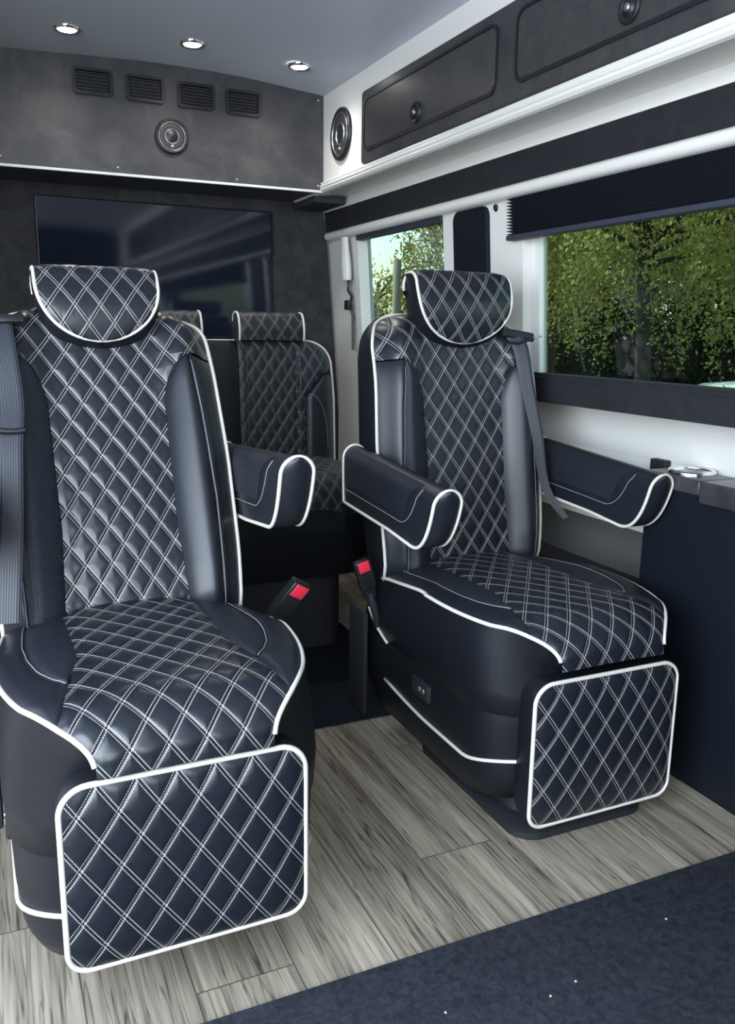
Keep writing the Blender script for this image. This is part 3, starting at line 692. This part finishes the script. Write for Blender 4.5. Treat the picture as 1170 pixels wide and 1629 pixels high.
    b = MB(); b.add(*box(-.265, -.250, -.262, -.175, .222, .268, .004, 2)); sw = b.obj('switch_panel', matte_black, root, True, 40)
    for yy, zz in ((-.235, .246), (-.215, .246)):
        b = MB(); b.add(*box(-.268, -.262, yy-.007, yy+.007, zz-.006, zz+.006, .002)); b.obj('switch', satin, sw)
    b = MB(); b.add(*box(-.2665, -.262, -.259, -.256, .226, .264, .001)); b.obj('edge_trim', grille, sw)
    # ---------------- armrests
    ayf, ayr, az0f, az1f, az0r, az1r = p['arm']
    for sgn in p.get('arms', (-1, 1)):
        ax = sgn*.297; wA = .034
        def sec(t, dy=None, sc=1.0, n=18):
            """arch section; t 0 rear .. 1 front"""
            zb = lerp(az0r, az0f, t); zt_ = lerp(az1r, az1f, t)
            pts = []
            H_ = zt_-zb; ra = wA
            pts.append((-wA*.92, 0))
            for k in range(1, 9): pts.append((-wA*(.92+.08*k/8), (H_-ra)*(k/9)**1.9))
            for k in range(n+1): a = PI-PI*k/n; pts.append((wA*math.cos(a), H_-ra+ra*math.sin(a)))
            for k in range(8, 0, -1): pts.append((wA*(.92+.08*k/8), (H_-ra)*(k/9)**1.9))
            pts.append((wA*.92, 0))
            out = []
            for x, z in pts:
                zr = z/H_; y = lerp(ayr, ayf, t)
                if dy: y += dy(zr)
                out.append(Vector((ax+x*sc, y, zb+z*1.0)))
            return out
        fd = lambda zr: .105*(1-max(0, min(1, zr))**.45)**1.25
        loops = [sec(0, None, .86), sec(.02, None, .95)]
        for t in np.linspace(.06, .55, 8): loops.append(sec(t))
        for k in range(1, 9):
            q = k/8; loops.append(sec(lerp(.55, 1, q), (lambda zr, q=q: fd(zr)*q)))
        am = MB(); am.add(*loft(loops, True, False))
        fl_ = loops[-1]; cen = sum(fl_, Vector())/len(fl_)
        hn = len(fl_)//2; cols = [[fl_[i].lerp(fl_[-1-i], c_)+Vector((0, -.010*math.sin(c_*PI), 0)) for i in range(hn+1)] for c_ in np.linspace(0, 1, 9)]
        v, f = loft(cols, False, False, False); am.add(v, f); a_ = am.obj('armrest', leather, root, True, 55)
        bl_ = [l[0] for l in loops[1:]]; br_ = [l[-1] for l in loops[1:]]
        rear = loops[1]
        b = MB(); b.add(*tube(chaikin(bl_[:-1]+fl_+br_[:-1][::-1], 3), .0042, 8)); b.add(*tube(rear, .0042, 8)); b.obj('piping', cream, a_)
        # perforated side pad with stitched border
        for s2 in (-1, 1):
            pts = []
            nn = len(sec(.5)); T = lambda t: sec(t, (lambda zr, t=t: fd(zr)*max(0, (t-.55)/.45)))
            def at_(t, i):
                l = T(t); i0 = int(i); q = i-i0; a0 = l[i0 if s2 < 0 else nn-1-i0]; a1 = l[i0+1 if s2 < 0 else nn-2-i0]; return a0.lerp(a1, q)+Vector((s2*.0012, 0, .0005))
            for t in np.linspace(.06, .70, 14): pts.append(at_(t, 5))
            for k in range(1, 13): q = k/12; pts.append(at_(.70+.17*math.sin(q*PI/2), 5+8*(1-math.cos(q*PI/2))))
            stitch_line('stitching', chaikin(pts, 3), a_, thread, .0009)
            def fp(a, b_):
                t = lerp(.05, .74+.11*a, b_); l = sec(t, (lambda zr, t=t: fd(zr)*max(0, (t-.55)/.45))); i = 6+a*9; i0 = int(i); i1 = min(i0+1, 15); q = i-i0
                v = l[i0 if s2 < 0 else nn-1-i0].lerp(l[i1 if s2 < 0 else nn-1-i1], q)
                cx_ = Vector((ax, v.y, lerp(az1r, az1f, t)-wA)); n_ = Vector((v.x-ax, 0, max(0, v.z-cx_.z))).normalized()
                return v+n_*.0012, (t*abs(ayf-ayr), a*.11)
            v, f, uv = grid(fp, 10, 24, flip=(s2 > 0)); obj('perforated_insert', v, f, P1, a_, True, uv)
        b = MB(); v, f = disc((sgn*.255-sgn*.02, 0, 0), (sgn, 0, 0), .03, .045, 20); cy = lerp(ayr, ayf, .12); czz = (az0r+az1r)/2; b.add([(q[0], q[1]+cy, q[2]+czz) for q in v], f); b.obj('arm_pivot', matte_black, root, True, 40)
    return root, B, dep, hw

def belt_strip(pts, widths, normal_fn=None, th=.0012):
    """flat webbing through points; widths = direction vectors of half width"""
    vs = []; uv = []; fs = []; Ls = 0
    for i, (p, wv) in enumerate(zip(pts, widths)):
        p = Vector(p); wv = Vector(wv)
        if i: Ls += (p-Vector(pts[i-1])).length
        t = (Vector(pts[min(i+1, len(pts)-1)])-Vector(pts[max(i-1, 0)])).normalized(); n = t.cross(wv).normalized()*th
        for k in range(5):
            q = p+wv*(k/4*2-1); vs += [q+n, q-n]; uv += [(Ls*0+k/4, Ls)]*2
    for i in range(len(pts)-1):
        for k in range(4):
            a = i*10+k*2; b_ = a+10; fs.append((a, a+2, b_+2, b_)); fs.append((a+1, b_+1, b_+3, a+3))
        a = i*10; fs.append((a, a+10, a+11, a+1)); a += 8; fs.append((a, a+1, a+11, a+10))
    return vs, fs, uv
def smooth_path(pts, n=8):
    P_ = [Vector(p) for p in pts]; out = []
    for i in range(len(P_)-1):
        p0 = P_[max(i-1, 0)]; p1 = P_[i]; p2 = P_[i+1]; p3 = P_[min(i+2, len(P_)-1)]
        for k in range(n):
            t = k/n; out.append(.5*((2*p1)+(-p0+p2)*t+(2*p0-5*p1+4*p2-p3)*t*t+(-p0+3*p1-3*p2+p3)*t**3))
    out.append(P_[-1]); return out
def buckle(root, base, tip, face=(0, -1, .3), k=1.0):
    """stalk from base to tip, buckle head at tip (local coordinates)"""
    base = Vector(base); tip = Vector(tip); ax = (tip-base).normalized(); f = Vector(face); f = (f-ax*f.dot(ax)).normalized(); s = ax.cross(f)
    mid = tip-ax*.085*k
    def bx(c, hx, hy, hz, bev):   # hx along s, hy along f, hz along ax
        v, fc = box(-hx*k, hx*k, -hy*k, hy*k, -hz*k, hz*k, bev, 3); return [c+s*q.x+f*q.y+ax*q.z for q in v], fc
    b = MB(); b.add(*bx(tip-ax*.035*k, .019, .011, .036, .005)); b.add(*bx(tip-ax*.075*k, .015, .008, .02, .004)); h = b.obj('buckle', blackp, root, True, 40)
    b = MB(); b.add(*bx(tip-ax*.013*k+f*.0095*k, .0135, .0032, .0125, .002)); b.obj('release_button', red, h, True, 40)
    b = MB(); pth = smooth_path([base, lerp(base, mid, .5)+f*.006, mid]); b.add(*tube(pth, .011, 10)); b.obj('buckle_stalk', matte_black, root, True)

# right seat, more upright
Y2 = 1.92
c2, B2, dep2, hw2 = captain_chair(1.19, Y2, dict(rec=9.5, ped=-.55, pr=-.06, z0=.455, BL=.715, hrW=.143, hrH=.185, hrB=.622, cz=.500, cyf=-.596, foot=(-.585, .062, .388), arm=(-.385, .13, .625, .770, .655, .805)),
    'black quilted leather captain chair beside the side console, nearer the windows, its back upright')
pts = smooth_path([B2(.158, .640, .030), B2(.168, .60, .046), B2(.180, .50, .052), B2(.203, .36, .056), B2(.226, .22, .052), Vector((.262, -.065, .60))], 6)
n = len(pts); wd = [Vector((.021*lerp(1, .22, (k/(n-1))**1.6), -.006, .004)) for k in range(n)]
v, f, uv = belt_strip(pts, wd); obj('seat_belt', v, f, webm, c2, True, uv)
b = MB(); v, f = box(.12, .222, -.008, .008, -.012, .012, .005); b.add([B2(q.x, .655+q.z-(q.x-.1)*.15, .028+q.y) for q in v], f); b.add(*tube([B2(.135, .622, .036), B2(.16, .618, .046), B2(.210, .632, .042)], .004, 8)); b.obj('belt_guide', blackp, c2, True, 40)
b = MB(); b.add(*tube([B2(.205, .632, .042), B2(.245, .640, .036)], .0022, 8)); b.obj('guide_pin', chrome, c2)
buckle(c2, (-.262, .03, .325), (-.320, .02, .515), (-.1, -1, .2), 1.15)
b = MB(); b.add(*tube(smooth_path([(-.262, .09, .36), (-.266, .03, .325), (-.266, -.035, .300)]), .004, 8)); b.obj('rear_piping', cream, c2)
# left seat, reclined and nearer the camera
Y1 = 1.72
c1, B1, dep1, hw1 = captain_chair(.25, Y1, dict(rec=24, ped=-.30, pr=.15, z0=.500, BL=.735, hrW=.129, hrH=.172, hrB=.615, cz=.535, cyf=-.531, foot=(-.52, .131, .440), arm=(-.20, .36, .705, .862, .668, .822), hq=(.46, .585)),
    'black quilted leather captain chair nearest the camera, its back reclined, in front of the television')
pts = smooth_path([B1(-.205, .665, .035), B1(-.200, .58, .060), B1(-.195, .46, .070), B1(-.205, .36, .085), B1(-.215, .22, .085), B1(-.235, .02, .085)], 6)
n = len(pts); wd = [Vector((.024, -.004, .0)) for k in range(n)]
v, f, uv = belt_strip(pts, wd); obj('seat_belt', v, f, webm, c1, True, uv)
b = MB(); v, f = box(-.235, -.155, -.012, .012, -.009, .009, .004); b.add([B1(q.x, .650+q.z, .045+q.y) for q in v], f); b.obj('belt_guide', blackp, c1, True, 40)
b = MB(); b.add(*tube([B1(x, .40+.005*math.sin(x*40), .088) for x in np.linspace(-.25, -.175, 8)], .006, 10)); b.obj('belt_stop', blackp, c1, True, 40)
buckle(c1, (.27, .17, .31), (.41, .09, .515), (.5, -1, .5), 1.35)

# ================================================================ rear bench
bench = empty('rear_bench', (.79, 3.0, 0)); tag(bench, 'black quilted rear bench with two headrests below the television', 'bench seat')
rb = math.radians(3)
def BB(x, h, d): return Vector((x, -d*math.cos(rb)+h*math.sin(rb), .645+h*math.cos(rb)+d*math.sin(rb)))
HBn = .417; HWb = .445; RB = .085
def hwb(h):
    w_ = HWb*interp(h, [0, .2, HBn], [1, 1, .965])
    if h > HBn-RB: w_ = w_-RB+math.sqrt(max(RB**2-(h-(HBn-RB))**2, 0))
    return w_
def depb(x, h):
    e = max(0, hwb(h)-abs(x)); return -.035*(1-sm(0, .06, e))**1.4-.01*(1-sm(0, .03, max(0, HBn-h)))+.016*math.sin(min(1, abs(abs(x)-.19)/.17)*PI*.5)*(1-sm(.30, .46, h))*(1 if abs(abs(x)-.19) > .1 else 0)
hs = list(np.linspace(-.14, HBn-RB, 12))+[HBn-RB+RB*math.sin(a) for a in np.linspace(.1, PI/2, 10)]
ring = [(-hwb(max(h, 0)), h) for h in hs]+[(hwb(max(h, 0)), h) for h in hs[::-1]]
b = MB(); b.add(*loft([[BB(x, h, depb(x, h)-.002) for x, h in ring], [BB(x*1.01, h, -.04) for x, h in ring], [BB(x, h, -.13) for x, h in ring]], True, True)); bk = b.obj('backrest', leather_dark, bench, True, 50)
def benchtop(x0, x1, h0, h1, m, amp, nm, nu=40, nv=60, lim=None):
    def fn(a, b_):
        h = lerp(h0, h1, b_); xa, xb = (lim(h) if lim else (x0, x1)); x = lerp(xa, xb, a); e = (1-abs(2*a-1)**8)
        return BB(x, h, depb(x, h)+amp*e+(puff(x, h, Qr, .003)*e if m is Qr else 0)), (x, h)
    v, f, uv = grid(fn, nu, nv); return obj(nm, v, f, m, bk, True, uv)
for sgn in (-1, 1):
    def lim(h):
        a, b_ = .065, interp(h, [-.2, 0, .21, .29, .315, HBn], [.315, .315, .320, .385, .44, .44]); b_ = min(b_, hwb(max(h, 0))-.002)
        return (a, b_) if sgn > 0 else (-b_, -a)
    benchtop(0, 0, -.03, HBn-.002, Qr, .006, 'quilted_panel', 70, 80, lim)
    def lim2(h):
        a = interp(h, [-.2, 0, .21, .29], [.317, .317, .322, .387]); b_ = hwb(max(h, 0))-.003
        return (a, b_) if sgn > 0 else (-b_, -a)
    benchtop(0, 0, -.03, .29, leather, .010, 'bolster', 14, 40, lim2)
    stitch_line('stitching', [BB(sgn*x, h, depb(x, h)+.012) for x, h in [(.33+.055*math.sin(t*PI/2), .24*math.cos(t*PI/2)+.02) if 0 else (.325+.075*math.sin(PI*t*.5), .22-.20*t**2.2) for t in np.linspace(0, 1, 16)]], bk, thread, .0008)
benchtop(-.062, .062, -.03, HBn-.001, leather_dark, .006, 'centre_panel', 10, 30)
b = MB(); b.add(*tube([BB(x, h, depb(x, h)) for x, h in ring], .0044, 8)); b.obj('piping', cream, bk)
for sx in (-1, 1):
    def BH(x, h, d, sx=sx): return BB(x+sx*.19, h, d)
    # box-shaped small headrest
    W = .122; h0, h1 = HBn-.002, HBn+.100
    pth = [(h1-.03, -.055), (h1-.006, -.045), (h1, -.020), (h1-.008, .008), (h1-.03, .022), (h0+.04, .030), (h0, .024)]
    pth = np.array([[p.x, p.y] for p in smooth_path([(a, b_, 0) for a, b_ in pth], 5)]); sg = np.r_[0, np.cumsum(np.hypot(*np.diff(pth, axis=0).T))]
    sec_ = [(float(q[0]), float(q[1])) for q in pth]+[(h0, -.06), (h1-.04, -.065)]
    b = MB(); b.add(*loft([[BH(x, h, d) for h, d in sec_] for x in (-W-.002, -W, W, W+.002)])); hd = b.obj('headrest', leather_dark, bench, True, 40)
    def fh(a, b_):
        s = b_*sg[-1]; h = float(np.interp(s, sg, pth[:, 0])); d = float(np.interp(s, sg, pth[:, 1])); x = (a*2-1)*W; e = 1-abs(a*2-1)**8
        return BH(x, h+.002*e, d+.005*e), (x+sx*.19, HBn+.0-s)
    v, f, uv = grid(fh, 30, 40); obj('quilted_panel', v, f, Qr, hd, True, uv)
    for s_ in (-1, 1):
        b = MB(); b.add(*tube([BH(s_*W, h, d+.001) for h, d in pth], .0042, 8)); b.obj('piping', cream, hd)
# bench cushion
bw = .425
prof = [(y, .640+.010*math.sin(-y/.4*PI)) for y in np.linspace(.05, -.40, 16)]
yc, zt = prof[-1]
for k in range(1, 12): a = k/11*PI/2; prof.append((yc-.085*math.sin(a), zt-.085*(1-math.cos(a))))
prof += [(yc-.085, zt-.11)]
prof = np.array(prof); sg = np.r_[0, np.cumsum(np.hypot(*np.diff(prof, axis=0).T))]
def pb(s): return float(np.interp(s, sg, prof[:, 0])), float(np.interp(s, sg, prof[:, 1]))
def wb(y): return bw if y > -.30 else bw-.14*(1-math.cos(min(1, (-.30-y)/.185)*PI/2))
loops = []
for s in np.linspace(0, sg[-1], 40):
    y, z = pb(s); ww = wb(y); loops.append([Vector((ww*t, y, z-.03*abs(t)**8)) for t in np.linspace(-1, 1, 33)]+[Vector((ww*.99, y*.97, .45)), Vector((-ww*.99, y*.97, .45))])
b = MB(); b.add(*loft(loops)); bc = b.obj('seat_cushion', leather, bench, True, 50)
for sgn in (-1, 1):
    def fb(a, b_):
        s = b_*sg[-1]; y, z = pb(s); xa, xb = .06, min(.335, wb(y)-.01); x = lerp(xa, xb, a)*sgn; e = 1-abs(2*a-1)**8
        ny = -1 if y <= yc-.08 else 0
        return Vector((x, y-.004*e*(b_ > .6), z+.004*e*(b_ < .8)-.03*(abs(x)/wb(y))**8)), (x, s)
    v, f, uv = grid(fb, 40, 70, flip=(sgn > 0)); obj('quilted_panel', v, f, Qr, bc, True, uv)
o_ = rrect(.40, -.47, .05, .12, .02, 8)
b = MB(); b.add(*loft([[Vector((x, y, .50)) for x, y in o_], [Vector((x*.99, y*.99, .30)) for x, y in o_], [Vector((x*.985, y*.985, .295)) for x, y in o_]])); b.obj('skirt', leather_dark, bench, True, 50)
o_ = rrect(.33, -.36, .05, .06, .02, 8)
b = MB(); b.add(*loft([[Vector((x, y, .34)) for x, y in o_], [Vector((x, y, .009)) for x, y in o_]])); b.obj('base', matte_black, bench, True, 50)

# ================================================================ outside
gz = -.62
def leafm(name, col, col2, trans=.35):
    m = mat(name, col, .55, spec=.3); oi = N(m, 'ShaderNodeTexCoord'); nz = N(m, 'ShaderNodeTexNoise'); nz.inputs['Scale'].default_value = 2.2; nz.inputs['Detail'].default_value = 4
    r = N(m, 'ShaderNodeValToRGB'); r.color_ramp.elements[0].position = .35; r.color_ramp.elements[1].position = .65; r.color_ramp.elements[0].color = (*col, 1); r.color_ramp.elements[1].color = (*col2, 1)
    L(m, oi.outputs['Object'], nz.inputs['Vector']); L(m, nz.outputs[0], r.inputs[0]); L(m, r.outputs[0], BS(m).inputs['Base Color'])
    t = N(m, 'ShaderNodeBsdfTranslucent'); L(m, r.outputs[0], t.inputs[0]); mx = N(m, 'ShaderNodeMixShader'); mx.inputs[0].default_value = trans
    L(m, BS(m).outputs[0], mx.inputs[1]); L(m, t.outputs[0], mx.inputs[2]); L(m, mx.outputs[0], m.node_tree.nodes['Material Output'].inputs[0]); return m
leaf_y = leafm('yellow_green_leaves', (.16, .175, .045), (.46, .43, .13)); leaf_d = leafm('dark_green_leaves', (.022, .038, .016), (.055, .075, .028)); leaf_m = leafm('mid_green_leaves', (.10, .13, .045), (.27, .29, .11))
bark = mat('bark', (.05, .042, .034), .9); noise_bump(bark, 30, .8, .02)
grass = mat('ground_grass', (.07, .10, .035), .95); mottle(grass, (.05, .07, .025), (.10, .12, .045), 3)
b = MB(); b.add(*box(2.6, 90, -40, 100, gz-.1, gz)); b.obj('ground', grass, None, False)['kind'] = 'structure'
asph = mat('asphalt', (.10, .10, .105), .9)
b = MB(); b.add(*box(-40, 2.6, -40, 100, gz-.1, gz-.001)); b.obj('ground', asph, None, False)['kind'] = 'structure'
def leaves(centers, n_per, spread, size, m, name, parent, droop=.0):
    k = len(centers)*n_per; C_ = np.repeat(np.asarray(centers), n_per, 0)+rng.normal(0, 1, (k, 3))*np.asarray(spread)
    tt = rng.random(k); C_[:, :2] = np.repeat(np.asarray(centers)[:, :2], n_per, 0)+rng.normal(0, 1, (k, 2))*np.asarray(spread)[:2]*(1-.55*tt[:, None]*(droop > 0)); C_[:, 2] -= droop*tt
    C_[:, 2] = np.maximum(C_[:, 2], .05)
    d = rng.normal(0, 1, (k, 3)); d[:, 2] -= .7; d /= np.linalg.norm(d, axis=1)[:, None]; q = rng.normal(0, 1, (k, 3)); s = np.cross(d, q); s /= np.linalg.norm(s, axis=1)[:, None]
    ln = (size*rng.uniform(.6, 1.3, k))[:, None]; a = C_-d*ln*.5; c = C_+d*ln*.5; b1 = C_+s*ln*.28; b2 = C_-s*ln*.28
    vs = np.stack([a, b1, c, b2], 1).reshape(-1, 3); me = bpy.data.meshes.new(name); me.vertices.add(k*4); me.vertices.foreach_set('co', vs.ravel())
    me.loops.add(k*4); me.loops.foreach_set('vertex_index', np.arange(k*4, dtype=np.int32)); me.polygons.add(k); me.polygons.foreach_set('loop_start', np.arange(0, k*4, 4, dtype=np.int32)); me.polygons.foreach_set('loop_total', np.full(k, 4, dtype=np.int32))
    me.materials.append(m); me.update(calc_edges=True); o = bpy.data.objects.new(name, me); COL.objects.link(o); o.parent = parent; return o
def tree(x, y, h, R, m, label, n=420, per=34, trunk=.14, zlow=.6, droop=.5, size=.085, group=None):
    t = empty('tree', (x, y, gz)); tag(t, label, 'tree', group)
    b = MB(); pts = smooth_path([(0, 0, 0), (.05, .03, h*.25), (-.04, .06, h*.55), (.05, 0, h*.9)], 6); b.add(*tube(pts, [lerp(trunk, trunk*.3, i/(len(pts)-1)) for i in range(len(pts))], 10))
    cs = []
    for i in range(26):
        a = rng.uniform(0, 2*PI); z0_ = rng.uniform(zlow*.8, h*.85); ln = R*rng.uniform(.6, 1.0)*math.sqrt(max(.1, 1-((z0_-h*.5)/(h*.62))**2)); up = rng.uniform(.1, .6)
        e = Vector((math.cos(a)*ln, math.sin(a)*ln, z0_+up)); pp = smooth_path([(0, 0, z0_), (e.x*.5, e.y*.5, z0_+up*.9), tuple(e)], 5); b.add(*tube(pp, [lerp(trunk*.28, .008, j/(len(pp)-1)) for j in range(len(pp))], 6))
        for j in range(n//26):
            q = rng.uniform(.3, 1.05); cs.append((e.x*q+rng.normal(0, R*.16), e.y*q+rng.normal(0, R*.16), z0_+up*min(1, q*1.4)+rng.normal(0, R*.16)))
    b.obj('trunk', bark, t, True)
    leaves(cs, per, (.11, .11, .10), size, m, 'foliage', t, droop)
    return t
def loc(u_, dist):   # point at ground distance along a bearing through the windows
    return None
tree(5.7, 6.3, 5.2, 2.1, leaf_y, 'yellow-green drooping tree filling the middle of the large window', 760, 62, .10, 2.9, .75, .045)
tree(10.3, 9.7, 5.8, 1.9, leaf_m, 'mid green tree at the right side of the large window', 520, 50, .13, 2.9, .6, .055)
tree(6.2, 8.5, 6.0, 1.5, leaf_y, 'yellow-green tree behind the drooping one, at the left edge of the large window', 560, 54, .12, 2.8, .8, .048)
tree(6.15, 10.4, 4.8, 0.9, leaf_m, 'leafy tree in the right half of the small rear window', 330, 40, .10, 1.2, .3, .055)
tree(5.1, 11.0, 2.65, 1.0, leaf_y, 'low yellow-green bushy tree in the left half of the small rear window', 620, 40, .08, .4, .2, .055)
tree(12.5, 11.0, 7.5, 3.0, leaf_d, 'dark green tree farther off behind the mid green trees', 800, 26, .2, 1.0, .4, .13)
tree(9.6, 12.5, 7.5, 2.6, leaf_d, 'dark green tree farther off behind the hedge, left of the other dark tree', 800, 26, .2, 1.0, .4, .13)
hd = empty('hedge', (8.2, 9, gz)); tag(hd, 'dark green hedge along the ground behind the trees', 'hedge')
cs = []
p0 = np.array([6.4, 14.5]); p1 = np.array([13.8, 5.9])
for i in range(1500):
    q = rng.random(); c_ = p0+(p1-p0)*q; cs.append((c_[0]-8.2+rng.normal(0, .22), c_[1]-9+rng.normal(0, .22), rng.uniform(.1, 1.85)))
leaves(cs, 26, (.12, .12, .10), .10, leaf_d, 'foliage', hd)
b = MB(); dv = Vector((p1[0]-p0[0], p1[1]-p0[1], 0)).normalized(); nvv = Vector((-dv.y, dv.x, 0))*.16
A = Vector((p0[0]-8.2, p0[1]-9, 0)); Bq = Vector((p1[0]-8.2, p1[1]-9, 0))
b.add(*loft([[A+nvv, A-nvv, A-nvv+Vector((0, 0, 1.6)), A+nvv+Vector((0, 0, 1.6))], [Bq+nvv, Bq-nvv, Bq-nvv+Vector((0, 0, 1.6)), Bq+nvv+Vector((0, 0, 1.6))]])); b.obj('stems', bark, hd, False)
b = MB(); b.add(*tube([(4.22, 8.55, gz), (4.22, 8.55, 1.86)], .045, 12)); o = b.obj('wooden_post', mat('weathered_wood', (.30, .27, .20), .9), None); tag(o, 'weathered wooden post standing outside the small rear window', 'post')
# pale parked car, only its roof and glass rise into the window
car = empty('car', (8.9, 8.0, gz)); car.rotation_euler = (0, 0, math.radians(-49)); tag(car, 'pale blue parked car low in the right corner of the large window', 'car')
carp = mat('pale_car_paint', (.62, .72, .74), .25, spec=.6); tyre = mat('tyre', (.01, .01, .01), .8); carglass = mat('car_glass', (.02, .03, .035), .08)
sec0 = [(-2.0, .28), (-2.05, .55), (-1.9, .72), (-1.1, .82), (-.5, 1.08), (.2, 1.16), (1.0, 1.12), (1.55, .88), (1.95, .80), (2.05, .55), (2.0, .28)]
lo = []
for y_, sc in ((-.85, .80), (-.83, .92), (-.70, 1.0), (.70, 1.0), (.83, .92), (.85, .80)): lo.append([Vector((x, y_, .28+(z-.28)*sc)) for x, z in sec0])
b = MB(); b.add(*loft(lo)); b.obj('body', carp, car, True, 35)
b = MB(); b.add(*loft([[Vector((x, y_, z)) for x, z in ((-1.0, .86), (-.48, 1.04), (.2, 1.10), (.95, 1.07), (1.4, .88))] for y_ in (-.80, .80)])); b.obj('side_windows', carglass, car, False)
for x in (-1.3, 1.3):
    for y_ in (-.80, .80): v, f = disc((x, y_-.1, .30), (0, 1, 0), .30, .2, 24); obj('wheel', v, f, tyre, car)
